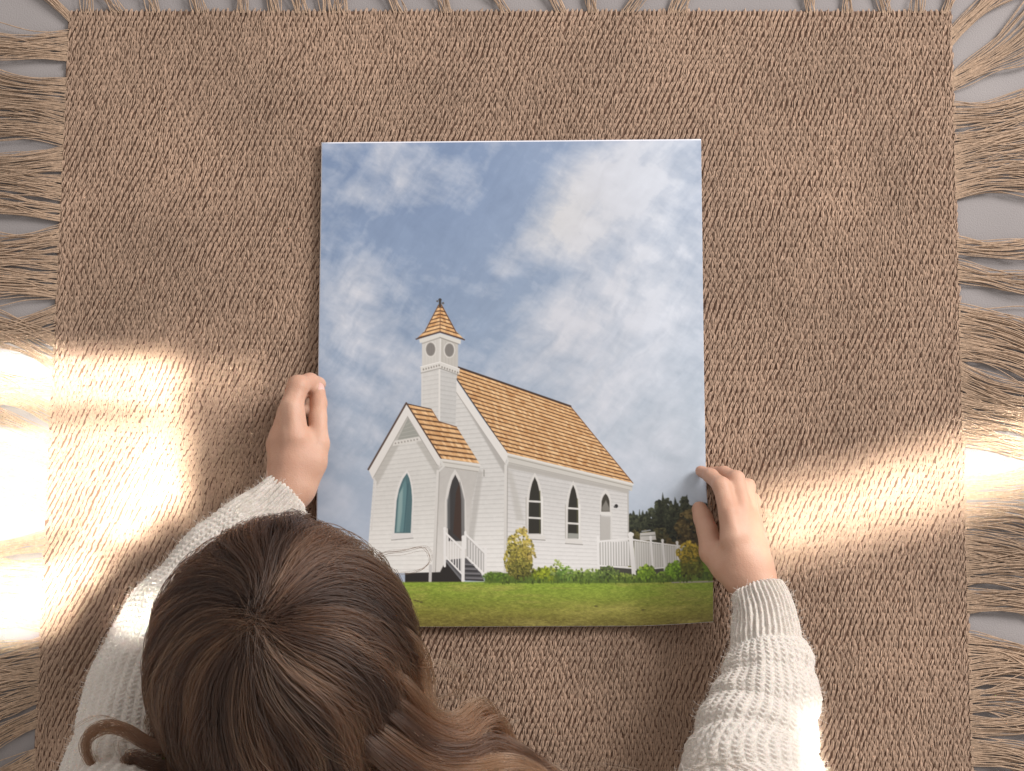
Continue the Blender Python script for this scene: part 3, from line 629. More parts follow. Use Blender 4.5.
RH = dict(
    arm=[pt(770, 650, 60, 22), pt(762, 620, 52, 19), pt(757, 592, 46, 19.5), pt(750, 570, 45, 21)],
    meta=[[pt(742, 570, 48, 15), pt(734, 538, 53, 13), pt(729, 513, 53, 10.8)],
          [pt(748, 570, 46, 15), pt(745, 538, 49, 12.5), pt(742, 508, 48, 9.5)],
          [pt(754, 572, 43, 14), pt(753, 540, 43, 11), pt(750.5, 513, 40, 8.4)],
          [pt(759, 574, 38, 14), pt(758, 545, 36, 10), pt(755.5, 521, 32, 7.2)]],
    thumbm=[pt(738, 578, 44, 14), pt(725, 566, 40, 14.0), pt(712, 552, 36, 12.5)],
    thumb=[pt(712, 552, 36, 12.2), pt(707, 530, 31, 10.2), pt(703, 518, 27, 9.6), pt(699.5, 509, 24, 8.0)],
    fingers=[[pt(729, 512, 53, 10.6), pt(721.5, 486, 46, 8.6), pt(711, 476, 32, 7.2), pt(700.5, 471, 20.0, 5.8)],
             [pt(742, 506, 48, 9.2), pt(736.5, 479, 37, 7.9), pt(724, 473, 22, 6.8), pt(709, 472, 8, 5.4)],
             [pt(750.5, 511, 40, 8.0), pt(748, 486, 28, 6.8), pt(736, 480, 13, 6.0), pt(716, 482, 4, 4.8)],
             [pt(755.5, 520, 32, 6.8), pt(754, 500, 20, 5.8), pt(745, 493, 9, 5.2), pt(724, 498, 3, 4.4)]])
def hand_sdf(H):
    def f(P):
        d = chain(P, H['arm'], 0.006)
        pm = None
        for mth in H['meta']:
            e = chain(P, mth, 0.004); pm = e if pm is None else smin(pm, e, 0.0045)
        d = smin(d, pm, 0.012)
        t = chain(P, H['thumbm'], 0.004); d = smin(d, t, 0.010)
        d = smin(d, chain(P, H['thumb'], 0.0022), 0.003)
        fs = None
        for fg in H['fingers']:
            e = chain(P, fg, 0.0028)
            for (a, ra) in fg[1:2]: e = smin(e, np.linalg.norm(P-a.astype(np.float32), axis=1)-ra*1.02, 0.002)
            fs = e if fs is None else smin(fs, e, 0.0008)
        d = smin(d, fs, 0.0016)
        for mth, lf in zip(H['meta'][:3], (0.0002, 0.0004, 0.0003)):      # tendons over the back of the hand
            (p0, r0), (p1, r1), (p2, r2) = mth
            e = rc(P, p1+np.array([0, 0, r1-0.0018+lf]), p2+np.array([0, 0, r2-0.0022+lf]), 0.0018, 0.0024); d = smin(d, e, 0.0035)
        return d
    return f
def hbox(H):
    pts = np.array([p for p, r in H['arm'][1:]+sum(H['meta'], [])+H['thumbm']+H['thumb']+sum(H['fingers'], [])])
    return pts.min(0)-0.024, pts.max(0)+0.024
parts = []
for H in (LH, RH):
    lo, hi = hbox(H); parts.append(surface_nets(hand_sdf(H), lo, hi, 0.0011))
# head ------------------------------------------------------------------
HC = at(287, 676, 0.205)                     # head centre
fwd = np.array([0.10, 0.72, -0.69]); fwd /= np.linalg.norm(fwd)      # face direction (looking down at the print)
rgt = np.cross(fwd, (0, 0, 1)); rgt /= np.linalg.norm(rgt); upv = np.cross(rgt, fwd)
HE = np.array([0.083, 0.093, 0.085]); HCc = at(284, 668, 0.205)
def hl(r, f, u_): return HC+rgt*r+fwd*f+upv*u_
def head_sdf(P):
    Q = np.stack([(P-HC)@rgt, (P-HC)@fwd, (P-HC)@upv], -1)
    el = lambda c, r: (np.linalg.norm((Q-np.array(c))/np.array(r), axis=1)-1)*min(r)
    d = el((0, -0.008, 0.018), (0.073, 0.090, 0.080))
    d = smin(d, el((0, 0.028, -0.038), (0.056, 0.055, 0.070)), 0.03)
    d = np.maximum(d, (np.linalg.norm((P-HCc)/HE, axis=1)-0.955)*HE.min())
    s = lambda a, b_, ra, rb: rc(Q, a, b_, ra, rb)
    d = smin(d, s((0, 0.085, -0.012), (0, 0.100, -0.040), 0.006, 0.010), 0.010)     # nose
    for sx in (-1, 1):
        d = smin(d, s((sx*0.008, 0.092, -0.043), (sx*0.010, 0.088, -0.043), 0.006, 0.005), 0.006)
        d = smin(d, s((sx*0.012, 0.084, 0.008), (sx*0.042, 0.072, 0.006), 0.006, 0.005), 0.010)   # brows
        d = -smin(-d, np.linalg.norm(Q-np.array((sx*0.031, 0.088, -0.008)), axis=1)-0.010, 0.008)    # sockets
        d = smin(d, np.linalg.norm(Q-np.array((sx*0.031, 0.070, -0.008)), axis=1)-0.0125, 0.001)
        d = smin(d, el((sx*0.066, -0.004, -0.015), (0.007, 0.018, 0.030)), 0.004)                  # ears
        d = smin(d, el((sx*0.034, 0.052, -0.040), (0.024, 0.024, 0.022)), 0.02)
    d = smin(d, s((-0.018, 0.084, -0.066), (0.018, 0.084, -0.066), 0.0055, 0.0055), 0.006)
    d = smin(d, s((-0.015, 0.083, -0.076), (0.015, 0.083, -0.076), 0.0055, 0.0055), 0.005)
    d = smin(d, el((0, 0.066, -0.096), (0.022, 0.018, 0.016)), 0.012)
    d = smin(d, s((0, -0.035, -0.040), (0, -0.060, -0.16), 0.045, 0.046), 0.03)     # neck
    return d
parts.append(surface_nets(head_sdf, HC-0.20, HC+0.17, 0.0028))
SHL = at(140, 885, 0.20); SHR = at(520, 930, 0.21); NK = at(300, 850, 0.17)
ELL = at(122, 795, 0.13); ELR = at(752, 830, 0.12)
HIP = NK+np.array([0.02, -0.42, -0.06])
def limb_sdf(P):
    d = chain(P, [(ELL, .034), (at(136, 705, .098), .027), (at(162, 632, .078), .024), (LH['arm'][0][0], LH['arm'][0][1]*.9), LH['arm'][1]], .01)
    d = smin(d, chain(P, [(ELR, .036), (RH['arm'][0][0], RH['arm'][0][1]*.9), RH['arm'][1]], .01), .004)
    d = smin(d, rc(P, SHL, ELL, .042, .035), .01); d = smin(d, rc(P, SHR, ELR, .044, .037), .01)
    d = smin(d, rc(P, SHL, SHR, .046, .046), .03); d = smin(d, chain(P, [(NK, .05), ((SHL+SHR)/2+np.array([0, -.05, -.03]), .10), (HIP, .115)], .03), .04)
    d = smin(d, rc(P, NK, hl(0, -0.060, -0.15), .048, .046), .02)
    for sx in (-1, 1):     # folded legs of the kneeling person
        kn = HIP+np.array([sx*.12, .16, -.055]); d = smin(d, rc(P, HIP+np.array([sx*.07, 0, -.02]), kn, .075, .052), .03)
        kn[2] = max(kn[2], .055); d = smin(d, chain(P, [(kn, .048), (HIP+np.array([sx*.10, -.15, -.07]), .035), (HIP+np.array([sx*.09, -.24, -.075]), .026)], .01), .01)
    return d
pa = np.array([ELL, ELR, SHL, SHR, HIP, NK])
lo = pa.min(0)-0.16; hi = pa.max(0)+0.17; hi[1] = max(LH['arm'][0][0][1], RH['arm'][0][0][1])+.06; lo[1] -= .2; lo[2] = 0.003
parts.append(surface_nets(limb_sdf, lo, hi, 0.0055))
V = np.vstack([p[0] for p in parts]); off = np.cumsum([0]+[len(p[0]) for p in parts])
F = np.vstack([p[1]+off[i] for i, p in enumerate(parts)])
person = empty('person', tuple(HIP*np.array([1, 1, 0])))
tag(person, 'long haired person in a cream knit sweater bending over the print and holding its edges', 'person')
peo = np.array(person.location)
m_skin, nt, b = mat('skin', (0.60, 0.36, 0.27), 0.52, 0.35)
b.inputs['Subsurface Weight'].default_value = 0.18; b.inputs['Subsurface Radius'].default_value = (1.0, 0.35, 0.2); b.inputs['Subsurface Scale'].default_value = 0.006
tc = N(nt, 'ShaderNodeTexCoord'); n1 = N(nt, 'ShaderNodeTexNoise', Scale=38.0, Detail=5.0); nt.links.new(tc.outputs['Object'], n1.inputs['Vector'])
nt.links.new(ramp_col(nt, n1.outputs[0], [(0.30, (0.52, 0.295, 0.208)), (0.70, (0.60, 0.375, 0.275))]), b.inputs['Base Color'])
n2 = N(nt, 'ShaderNodeTexVoronoi', Scale=900.0); nt.links.new(tc.outputs['Object'], n2.inputs['Vector'])
n3 = N(nt, 'ShaderNodeTexNoise', Scale=120.0, Detail=4.0); nt.links.new(tc.outputs['Object'], n3.inputs['Vector'])
ad = N(nt, 'ShaderNodeMath', operation='MULTIPLY_ADD'); nt.links.new(n2.outputs['Distance'], ad.inputs[0]); ad.inputs[1].default_value = 0.25; nt.links.new(n3.outputs[0], ad.inputs[2])
bp = N(nt, 'ShaderNodeBump', Strength=0.45, Distance=0.0010); nt.links.new(ad.outputs[0], bp.inputs['Height']); nt.links.new(bp.outputs[0], b.inputs['Normal'])
body = mesh_obj('body', V-peo, F, m_skin, person)
md = body.modifiers.new('remesh', 'REMESH'); md.mode = 'VOXEL'; md.voxel_size = 0.0014; md.use_smooth_shade = True
s_ = body.modifiers.new('smooth', 'SMOOTH'); s_.factor = 0.5; s_.iterations = 4
dg = bpy.context.evaluated_depsgraph_get(); me2 = bpy.data.meshes.new_from_object(body.evaluated_get(dg)); body.modifiers.clear(); body.data = me2; me2.name = 'body'
if not me2.materials: me2.materials.append(m_skin)
def keep_largest(me):
    nv_ = len(me.vertices); e = np.empty(len(me.edges)*2, np.int32); me.edges.foreach_get('vertices', e); e = e.reshape(-1, 2)
    lab = np.arange(nv_)
    while True:
        m_ = np.minimum(lab[e[:, 0]], lab[e[:, 1]]); new = lab.copy(); np.minimum.at(new, e[:, 0], m_); np.minimum.at(new, e[:, 1], m_)
        while True:
            n2_ = new[new]
            if (n2_ == new).all(): break
            new = n2_
        # hook roots
        r0 = new[e[:, 0]]; r1 = new[e[:, 1]]; np.minimum.at(new, np.maximum(r0, r1), np.minimum(r0, r1))
        if (new == lab).all(): break
        lab = new
    u_, c_ = np.unique(lab, return_counts=True); print('body islands', sorted(c_)[-5:])
    kill = np.nonzero(lab != u_[c_.argmax()])[0]
    if len(kill):
        import bmesh
        bm = bmesh.new(); bm.from_mesh(me); bm.verts.ensure_lookup_table(); bmesh.ops.delete(bm, geom=[bm.verts[int(i_)] for i_ in kill], context='VERTS'); bm.to_mesh(me); bm.free()
keep_largest(me2)
# finger nails
m_nail, nt, b = mat('nail', (0.70, 0.42, 0.37), 0.28, 0.5)
def nail(c, d, nrm, ln, wd):
    c = np.array(c); d = np.array(d, float); d /= np.linalg.norm(d); nrm = np.array(nrm, float); nrm -= d*(nrm@d); nrm /= np.linalg.norm(nrm); s = np.cross(d, nrm)
    a = np.linspace(-1, 1, 13); U, W = np.meshgrid(a, a)
    k = np.sqrt(np.clip(1-np.abs(W)**4*0.9, 0.03, 1)); R = wd
    P = c[None, None]+d*(W*ln)[..., None]+s*(U*wd*k)[..., None]+nrm*((-(U*k)**2*wd*0.45-0.0010*W**2))[..., None]
    P2 = P-nrm*0.0008; i = np.arange(169).reshape(13, 13); q1 = np.stack([i[:-1, :-1], i[:-1, 1:], i[1:, 1:], i[1:, :-1]], -1).reshape(-1, 4)
    pe = np.r_[i[0, :], i[1:, -1], i[-1, -2::-1], i[-2:0:-1, 0]]; pn_ = np.roll(pe, -1)
    mesh_obj('fingernail', np.vstack([P.reshape(-1, 3), P2.reshape(-1, 3)])-peo, np.vstack([q1, q1[:, ::-1]+169, np.stack([pe, pe+169, pn_+169, pn_], -1)]), m_nail, person)
tp, tr = LH['thumb'][-1]; td = tp-LH['thumb'][-2][0]
nn_ = np.array([0.18, 0.10, 1.0]); nn_ -= td*(nn_@td)/(td@td); nn_ /= np.linalg.norm(nn_)
nail(tp+nn_*tr*1.00-td/np.linalg.norm(td)*0.001, td, nn_, 0.0060, 0.0044)

# ------------------------------------------------------------------ sweater
m_knit, nt, b = mat('cream_wool', (0.74, 0.69, 0.63), 0.95, 0.1)
b.inputs['Sheen Weight'].default_value = 0.4; b.inputs['Sheen Roughness'].default_value = 0.6
b.inputs['Subsurface Weight'].default_value = 0.1; b.inputs['Subsurface Scale'].default_value = 0.004
tc = N(nt, 'ShaderNodeTexCoord'); n1 = N(nt, 'ShaderNodeTexNoise', Scale=700.0, Detail=3.0, Roughness=0.7); nt.links.new(tc.outputs['Object'], n1.inputs['Vector'])
bp = N(nt, 'ShaderNodeBump', Strength=0.8, Distance=0.0012); nt.links.new(n1.outputs[0], bp.inputs['Height']); nt.links.new(bp.outputs[0], b.inputs['Normal'])
nt.links.new(ramp_col(nt, n1.outputs[0], [(0.25, (0.56, 0.51, 0.455)), (0.6, (0.70, 0.655, 0.60))]), b.inputs['Base Color'])
def sleeve(ctrl, nv, nu, cuff_len, folds, nribs, flat=0.98):
    """ctrl: list of (point, radius); returns verts, faces and outward normals"""
    pts = catmull([c[0] for c in ctrl], nv*4); rr = catmull([[c[1], 0, 0] for c in ctrl], nv*4)[:, 0]
    seg = np.linalg.norm(np.diff(pts, axis=0), axis=1); L = np.r_[0, np.cumsum(seg)]; s = np.linspace(0, L[-1], nv)
    pts = np.stack([np.interp(s, L, pts[:, k]) for k in range(3)], -1); rr = np.interp(s, L, rr)
    T = np.gradient(pts, axis=0); T /= np.linalg.norm(T, axis=1, keepdims=True)
    up = np.array([0, 0, 1.0]); A = np.cross(T, up); A /= np.linalg.norm(A, axis=1, keepdims=True); B = np.cross(A, T)
    th = np.arange(nu)/nu*2*np.pi
    TH, SS = np.meshgrid(th, s)
    R = np.tile(rr[:, None], (1, nu))
    # big soft folds
    for (s0, amp, wd, ph, skew) in folds:
        x = SS-s0-skew*np.sin(TH+ph)
        R += amp*np.exp(-(np.abs(x)/wd)**1.6)*(1+0.25*np.sin(TH*2+ph)) - amp*0.5*np.exp(-((x+wd*1.25)/(wd*0.3))**2)
    cuff = 1-np.clip((SS-cuff_len)/0.006, 0, 1)
    # ribs
    wob = 0.10*np.sin(SS*60+TH*2)
    ribs = np.cos(TH*nribs+wob*3)
    hc = np.sign(ribs)*np.abs(ribs)**0.7*0.0011
    # knit: columns of V stitches
    st = SS/0.0042; colw = TH*nribs/(2*np.pi)*1.0+wob*.3; ci = colw-np.floor(colw)
    vst = np.cos(2*np.pi*(st+np.abs(ci-0.5)*1.3))
    hk = 0.00095*(np.abs(np.sin(np.pi*ci))**0.7-0.5)+0.0006*vst*np.abs(np.sin(np.pi*ci))
    nz = (fbm(TH*14, SS*260, 3, 90)-0.5)*0.0012+(fbm(TH*3, SS*40, 2, 91)-0.5)*0.003
    R += hc*cuff+hk*(1-cuff)+nz
    # rolled rim of the cuff
    R -= 0.0035*np.exp(-(SS/0.0016)**2)
    V = pts[:, None]+R[..., None]*(np.cos(TH)[..., None]*A[:, None]+np.sin(TH)[..., None]*B[:, None]*flat)
    # inner lip
    lip = pts[:6][::-1, None]+(R[0:1]-0.004)[..., None]*(np.cos(TH[:6])[..., None]*A[:6][::-1, None]+np.sin(TH[:6])[..., None]*B[:6][::-1, None]*flat)
    V = np.concatenate([lip, V], 0); nv2 = V.shape[0]
    i = np.arange(nv2*nu).reshape(nv2, nu); j = np.roll(i, -1, 1)
    F = np.stack([i[:-1], j[:-1], j[1:], i[1:]], -1).reshape(-1, 4)
    Nn = (np.cos(TH)[..., None]*A[:, None]+np.sin(TH)[..., None]*B[:, None])
    return V.reshape(-1, 3), F, V[6:], Nn, T
c_l = [pt(289, 492, 46, 24), pt(268, 513, 50, 28), pt(233, 540, 56, 32), pt(192, 588, 66, 36), pt(155, 640, 80, 41), pt(132, 705, 100, 46), (ELL, .044), (at(118, 840, .17), .054), (SHL, .062)]
c_r = [pt(756, 586, 47, 24.5), pt(763, 610, 50, 29.0), pt(766, 640, 55, 34), pt(769, 672, 62, 42), pt(765, 710, 72, 51), pt(752, 760, 90, 60), (ELR+np.array([-.004, 0, 0]), .054), (at(650, 890, .17), .060), (SHR, .066)]
folds_l = [(0.075, .0012, .014, 0, .004), (0.125, .0020, .020, 1, .006), (0.19, .0020, .022, 2, .006), (.26, .003, .02, 0, .006)]
folds_r = [(0.060, .0028, .013, 0.4, .004), (0.088, .0034, .014, 0.9, .006), (0.118, .0036, .014, 0.2, .007), (0.150, .0050, .016, 0.6, .006), (.19, .005, .018, 0, .006), (.24, .005, .02, 1, .006)]
sw = []
SL = sleeve(c_l, 620, 420, 0.040, folds_l, 32); SR = sleeve(c_r, 720, 460, 0.046, folds_r, 36)
def torso_sdf(P):
    d = rc(P, SHL, SHR, .072, .072)
    d = smin(d, chain(P, [(NK+np.array([0, -.03, 0]), .075), ((SHL+SHR)/2+np.array([0, -.06, -.03]), .125), (HIP+np.array([0, .02, 0]), .135)], .03), .05)
    return d
lo = np.minimum(np.minimum(SHL, SHR), HIP)-.18; hi = np.maximum(np.maximum(SHL, SHR), NK)+.16; lo[2] = .004
tv, tf = surface_nets(torso_sdf, lo, hi, .006)
V = np.vstack([SL[0], SR[0], tv]); F = np.vstack([SL[1], SR[1]+len(SL[0]), tf+len(SL[0])+len(SR[0])])
sweater = mesh_obj('sweater', V-peo, F, m_knit, person)
m_pants, _, _ = mat('dark_cloth', (0.05, 0.055, 0.07), 0.9, 0.2)
def pants_sdf(P):
    d = np.linalg.norm((P-HIP)/np.array([1.0, 1.0, .9]), axis=1)-.138
    for sx in (-1, 1):
        kn = HIP+np.array([sx*.12, .16, -.055]); kn[2] = max(kn[2], .062)
        d = smin(d, rc(P, HIP+np.array([sx*.07, 0, -.02]), kn, .088, .062), .03)
        d = smin(d, rc(P, kn, HIP+np.array([sx*.10, -.15, -.07]), .058, .045), .02)
    return d
lo = HIP-.25; hi = HIP+.25; lo[2] = .004
pv_, pf_ = surface_nets(pants_sdf, lo, hi, .007)
mesh_obj('trousers', pv_-peo, pf_, m_pants, person)

# ------------------------------------------------------------------ hair curves helper
def hair_obj(name, P, rad, material, parent, tint=None):
    """P list/array (n,m,3)"""
    n, m, _ = P.shape
    hc = bpy.data.hair_curves.new(name); hc.add_curves([m]*n)
    hc.attributes['position'].data.foreach_set('vector', (P-peo).astype(np.float32).ravel()) if 'position' in hc.attributes else hc.points.foreach_set('position', (P-peo).astype(np.float32).ravel())
    ra = hc.attributes.get('radius') or hc.attributes.new('radius', 'FLOAT', 'POINT')
    ra.data.foreach_set('value', rad.astype(np.float32).ravel())
    if tint is not None:
        ta = hc.attributes.new('tint', 'FLOAT', 'POINT'); ta.data.foreach_set('value', tint.astype(np.float32).ravel())
    hc.materials.append(material)
    return link(bpy.data.objects.new(name, hc), parent)
# wool fuzz standing off the knit
m_fuzz, nt, b = mat('wool_fuzz', (0.80, 0.75, 0.69), 0.9, 0.1)
fp = []
for S, nf in ((SL, 9000), (SR, 10000)):
    Vg, Nn, T = S[2], S[3], S[4]
    i = rng.integers(2, int(Vg.shape[0]*0.72), nf); j = rng.integers(0, Vg.shape[1], nf)
    b0 = Vg[i, j]; nn = Nn[i, j]; dr = nn*0.55+rng.normal(0, .6, (nf, 3)); dr /= np.linalg.norm(dr, axis=1, keepdims=True)
    ln = rng.uniform(.0015, .0055, nf)[:, None]; cu = rng.normal(0, .5, (nf, 3))
    q_ = [b0-nn*.0005+dr*ln*t+cu*ln*t*t*.6 for t in (0, .33, .66, 1)]; fp.append(np.stack(q_, 1))
fp = np.concatenate(fp); fp[..., 2] = np.maximum(fp[..., 2], .004)
hair_obj('wool_fuzz', fp, np.full(fp.shape[:2], .00007), m_fuzz, sweater)

# ------------------------------------------------------------------ hair
m_hair = bpy.data.materials.new('brown_hair'); m_hair.use_nodes = True; nt = m_hair.node_tree; nt.nodes.clear()
out = nt.nodes.new('ShaderNodeOutputMaterial'); ph = nt.nodes.new('ShaderNodeBsdfHairPrincipled'); ph.parametrization = 'COLOR'
ta = N(nt, 'ShaderNodeAttribute', attribute_name='tint')
nt.links.new(ramp_col(nt, ta.outputs['Fac'], [(0.0, (0.009, 0.0036, 0.0018)), (0.35, (0.026, 0.0112, 0.0054)), (0.7, (0.095, 0.046, 0.023)), (1.0, (0.27, 0.150, 0.084))]), ph.inputs['Color'])
ph.inputs['Roughness'].default_value = 0.34; ph.inputs['Radial Roughness'].default_value = 0.5
nt.links.new(ph.outputs[0], out.inputs[0])
wd_ = at(260, 628, 0.285)-HCc; wdir = wd_/HE; wdir /= np.linalg.norm(wdir)
def guide(n0, layer, m, seed, length):
    rs = np.random.default_rng(seed)
    n = n0/np.linalg.norm(n0); P = []; step = length/m
    free = False; pos = None; vel = None; wph = rs.uniform(0, 6.28); wamp = rs.uniform(.3, 1.0)
    e1 = np.cross(wdir, (0, 1, 0)); e1 /= np.linalg.norm(e1); e2 = np.cross(wdir, e1); az = math.atan2(n@e2, n@e1)
    r0 = 1.0+0.004+layer*0.035; relief = 0.020*(1+math.sin(az*7+1.3*math.sin(az*3)))
    acc = 0
    for k in range(m):
        if not free:
            ang = math.acos(max(-1, min(1, n@wdir))); r = r0+relief*min(1, ang/0.9)**1.5
            pos = HCc+n*HE*r
            P.append(pos.copy())
            t = n-wdir; t -= n*(t@n); t /= np.linalg.norm(t)+1e-9
            sw_ = np.cross(wdir, n); ang = math.acos(max(-1, min(1, n@wdir)))
            t = t+0.95*sw_*math.exp(-ang*1.6)
            side = 1.0 if n[0] > -0.1 else -0.6
            g_ = np.array([0.25*side*(n[1] < .5), -0.80, -0.20]); g_ -= n*(g_@n)
            kk = min(1, ang/1.3)
            t = t+g_*0.95*kk*(1.0 if n[1] < 0.72 else 0.15)
            t += np.cross(n, t)*0.34*wamp*math.sin(k*.62+2.2*math.sin(3*n0[0]+2*n0[1])+wph*.08)*min(1, ang)*1.5
            t -= n*(t@n); t /= np.linalg.norm(t)+1e-9
            n2_ = n*HE+t*step; vel = t.copy(); n = n2_/HE; n /= np.linalg.norm(n)
            if n[2] < (0.02 if n[1] < -0.45 else -0.30): free = True; pos = HCc+n*HE*r
        else:
            P.append(pos.copy()); acc += step
            q = min(1.0, acc/0.11); tuck = n[0] > .3 and n[1] > -0.30
            if n[0] > 0.0 or n[1] < -.75: tgt = np.array([-0.50+(1.05+0.2*layer)*q, -0.86+0.25*q, -0.25])
            else: tgt = np.array([0.0-0.40*q, -0.92, -0.30])
            if n[1] > .45: tgt = np.array([0.25*np.sign(n[0]), -0.1, -0.95])
            if tuck: tgt = np.array([-0.75, -0.55, -0.8])
            vel = vel*0.80+tgt*0.20; vel /= np.linalg.norm(vel)
            s = np.cross(vel, (0, 0, 1)); s /= np.linalg.norm(s)+1e-9; u2 = np.cross(s, vel)
            ph_ = acc/0.085*6.28+wph
            dirw = vel+(0.15 if tuck else 1.0)*s*0.70*math.sin(ph_)*min(1, acc/.04)+u2*.35*math.cos(ph_)*min(1, acc/.04)
            pos = pos+dirw/np.linalg.norm(dirw)*(step if not ((tuck or n[1] > .45) and acc > .03) else 0.0004)
            if pos[2] < .10: pos[2] = .10+rs.uniform(0, .01)
    guide.tint = 0.5+0.5*math.sin(az*11+2.0*math.sin(az*4)+1.0)
    return np.array(P)
Gs = []; GT = []; spread = []
mh = 30
ng = 520
i = 0
while len(Gs) < ng:
    v = rng.normal(size=3); v /= np.linalg.norm(v); i += 1
    if i % 5 < 2: v = wdir+v*0.28; v /= np.linalg.norm(v)
    if v[2] < -0.05: continue
    if v[1] > 0.80 and v[2] < .2: continue
    layer = rng.uniform(0, 1)**1.4
    Gs.append(guide(v, layer, mh, 100+i, rng.uniform(.26, .36))); spread.append(0.0068); GT.append(0.70*guide.tint+0.30*rng.uniform(0, 1))
# loose hand-placed locks (photo px, height mm): left curl, right waves, flyaways
def lock(pts, sp, tint=0.7, n=1):
    c = np.array([at(x, y, z/1000.) for x, y, z in pts]); Gs.append(catmull(c, mh)); spread.append(sp); GT.append(tint)
locks0 = len(Gs)
lock([(215, 700, 205), (180, 742, 190), (155, 746, 186), (138, 738, 184), (122, 729, 182), (105, 727, 181), (90, 734, 180), (85, 747, 179), (90, 762, 178), (99, 776, 177), (112, 795, 175)], .0034, .6)
lock([(220, 705, 203), (185, 750, 190), (160, 752, 186), (142, 745, 185), (125, 735, 183), (108, 733, 182), (96, 741, 181), (94, 754, 180), (101, 768, 179), (115, 790, 175)], .0028, .85)
lock([(225, 715, 202), (190, 758, 190), (165, 758, 186), (145, 750, 185), (130, 743, 184), (116, 741, 183), (117, 752, 182), (125, 766, 180), (138, 790, 175)], .0028, .6)
lock([(215, 730, 200), (180, 765, 188), (152, 764, 186), (136, 757, 184), (127, 760, 183), (130, 775, 180), (143, 795, 175)], .0034, .35)
lock([(225, 735, 200), (190, 772, 188), (165, 775, 184), (150, 785, 180), (150, 800, 178)], .008, .35)
lock([(180, 735, 192), (140, 745, 186), (132, 735, 184), (120, 722, 181), (105, 716, 178), (89, 719, 175), (75, 727, 172)], .0008, .5)
lock([(350, 650, 262), (400, 680, 250), (428, 712, 222), (455, 722, 205), (478, 706, 195), (492, 716, 185), (500, 738, 175), (520, 755, 165), (560, 775, 155)], .0045, .95)
lock([(345, 665, 262), (395, 700, 250), (430, 728, 222), (462, 738, 205), (484, 722, 195), (500, 722, 185), (512, 742, 175), (540, 762, 165), (585, 785, 155)], .0040, .75)
lock([(340, 680, 262), (392, 716, 250), (430, 748, 222), (465, 752, 205), (492, 742, 190), (520, 752, 180), (548, 768, 165), (590, 795, 155)], .0050, .45)
lock([(335, 690, 262), (385, 735, 250), (430, 765, 222), (470, 768, 200), (510, 762, 190), (545, 775, 170), (570, 800, 160)], .0055, .85)
lock([(330, 700, 262), (380, 752, 250), (425, 782, 222), (470, 788, 200), (520, 785, 180), (560, 800, 160)], .0060, .3)
lock([(360, 650, 262), (405, 662, 240), (426, 690, 215), (444, 712, 200), (466, 716, 190), (486, 708, 180), (500, 700, 172), (508, 706, 168)], .0024, 1.0)
lock([(355, 660, 262), (400, 690, 245), (432, 735, 215), (452, 748, 205), (476, 735, 195), (496, 728, 185), (520, 720, 175)], .0020, 1.0)
lock([(350, 690, 262), (400, 725, 245), (440, 742, 215), (470, 762, 200), (500, 772, 185), (530, 768, 175), (560, 764, 165)], .0024, .9)
lock([(400, 655, 235), (420, 668, 215), (446, 666, 200), (462, 676, 190), (457, 692, 185), (436, 700, 185), (415, 712, 190)], .0014, 1.0)
lock([(395, 650, 238), (418, 662, 215), (446, 661, 200), (466, 674, 190), (461, 696, 185), (440, 706, 185)], .0010, 1.0)
lock([(400, 660, 235), (424, 676, 210), (448, 678, 195), (456, 688, 188), (444, 698, 185), (424, 700, 190)], .0010, .8)
lock([(392, 620, 245), (414, 645, 222), (424, 675, 205), (428, 705, 200), (440, 735, 190), (470, 758, 178)], .0045, .9)
lock([(540, 765, 158), (570, 768, 150), (600, 764, 145), (640, 772, 138)], .0025, .9)
lock([(350, 575, 262), (370, 562, 245), (385, 554, 232), (402, 552, 215), (424, 548, 200), (430, 560, 195), (420, 570, 195), (398, 574, 200)], .0016, .6)
Gs = np.array(Gs); allP = []; allT = []; allR = []
tl = np.linspace(0, 1, mh)
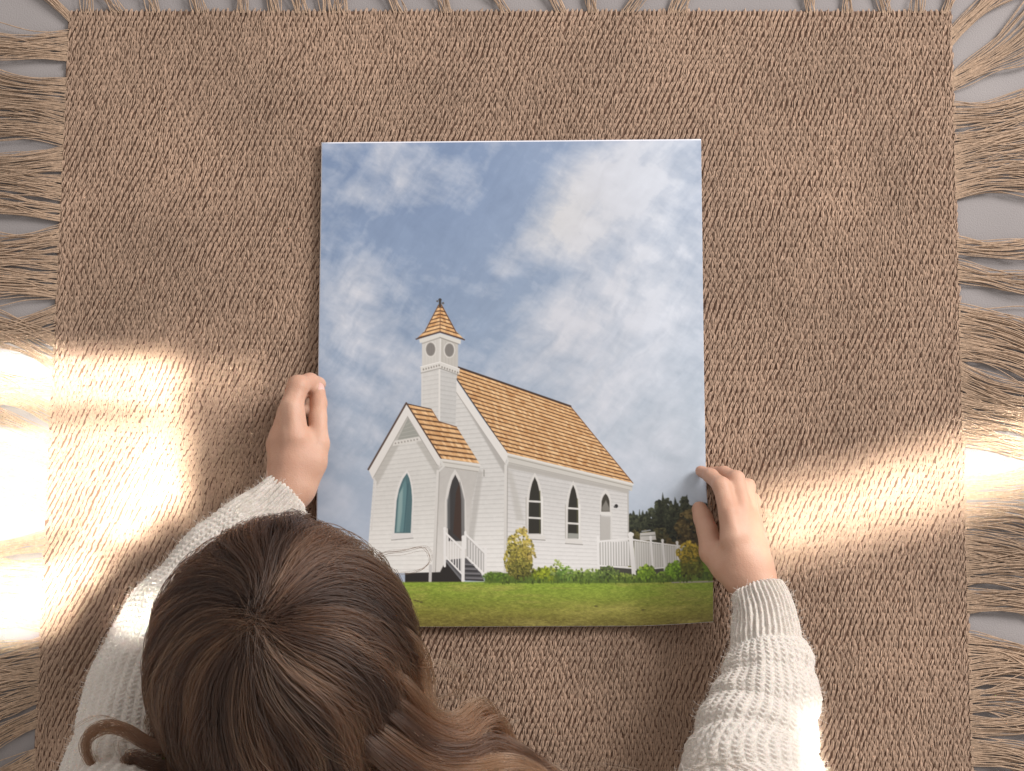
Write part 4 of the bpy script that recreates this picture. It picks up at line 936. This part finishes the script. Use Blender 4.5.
for gi, Gd in enumerate(Gs):
    is_lock = gi >= locks0
    n = 62 if not is_lock else int(60+spread[gi]*16000)
    if is_lock and spread[gi] < .003: n = 7
    off = rng.normal(0, 1, (n, 3)); off /= np.maximum(1, np.linalg.norm(off, axis=1, keepdims=True)/1.6); off *= spread[gi]
    prof = (1.0-0.82*tl) if not is_lock else (0.75+0.35*np.sin(np.pi*tl))*(1-0.75*tl**2.5)*(1-0.6*np.exp(-(tl/0.12)**2))
    P = Gd[None]+off[:, None]*prof[None, :, None]
    # slow strand wander
    ph1 = rng.uniform(0, 6.28, (n, 1, 3)); P = P+0.0011*np.sin(tl[None, :, None]*rng.uniform(3, 10, (n, 1, 1))+ph1)*tl[None, :, None]
    if not is_lock:     # keep off the scalp
        Q = (P-HCc)/HE; rr_ = np.linalg.norm(Q, axis=2, keepdims=True); tgt = 1.0+0.06*rng.random((n, 1, 1)); near = (rr_ < tgt) ; P = np.where(near, HCc+Q/rr_*tgt*HE, P)
    frz = rng.random(n) < .025
    P[frz] += 0.005*np.sin(tl[None, :, None]*rng.uniform(4, 9, (frz.sum(), 1, 1))+rng.uniform(0, 6, (frz.sum(), 1, 3)))*tl[None, :, None]
    allP.append(P); t0 = (GT[gi]**1.3)*0.66 if not is_lock else GT[gi]*.62
    allT.append(np.clip(t0+rng.normal(0, .055, (n, 1))+(0.05+0.45*((gi*0.61803) % 1))*tl[None]**1.3, 0, 1)); allR.append(np.tile(((0.00016 if n > 7 else 0.00009)*(1-.45*tl**2))[None], (n, 1)))
allP = np.concatenate(allP); allT = np.concatenate(allT); allR = np.concatenate(allR)
hair_obj('hair', allP, allR, m_hair, person, allT)
# scalp cap below the strands
m_cap, _, _ = mat('hair_root_mass', (0.030, 0.016, 0.010), 0.8, 0.2)
nu, nv = 48, 24; th = np.arange(nu)/nu*2*np.pi; ph_ = np.linspace(0.02, 1.75, nv); TH, PH = np.meshgrid(th, ph_)
CP = HCc+HE*np.stack([np.sin(PH)*np.cos(TH), np.sin(PH)*np.sin(TH), np.cos(PH)], -1)*0.995
i = np.arange(nu*nv).reshape(nv, nu); j = np.roll(i, -1, 1)
mesh_obj('hair_cap', CP.reshape(-1, 3)-peo, np.stack([i[:-1], i[1:], j[1:], j[:-1]], -1).reshape(-1, 4), m_cap, person)
print('hair strands', len(allP))
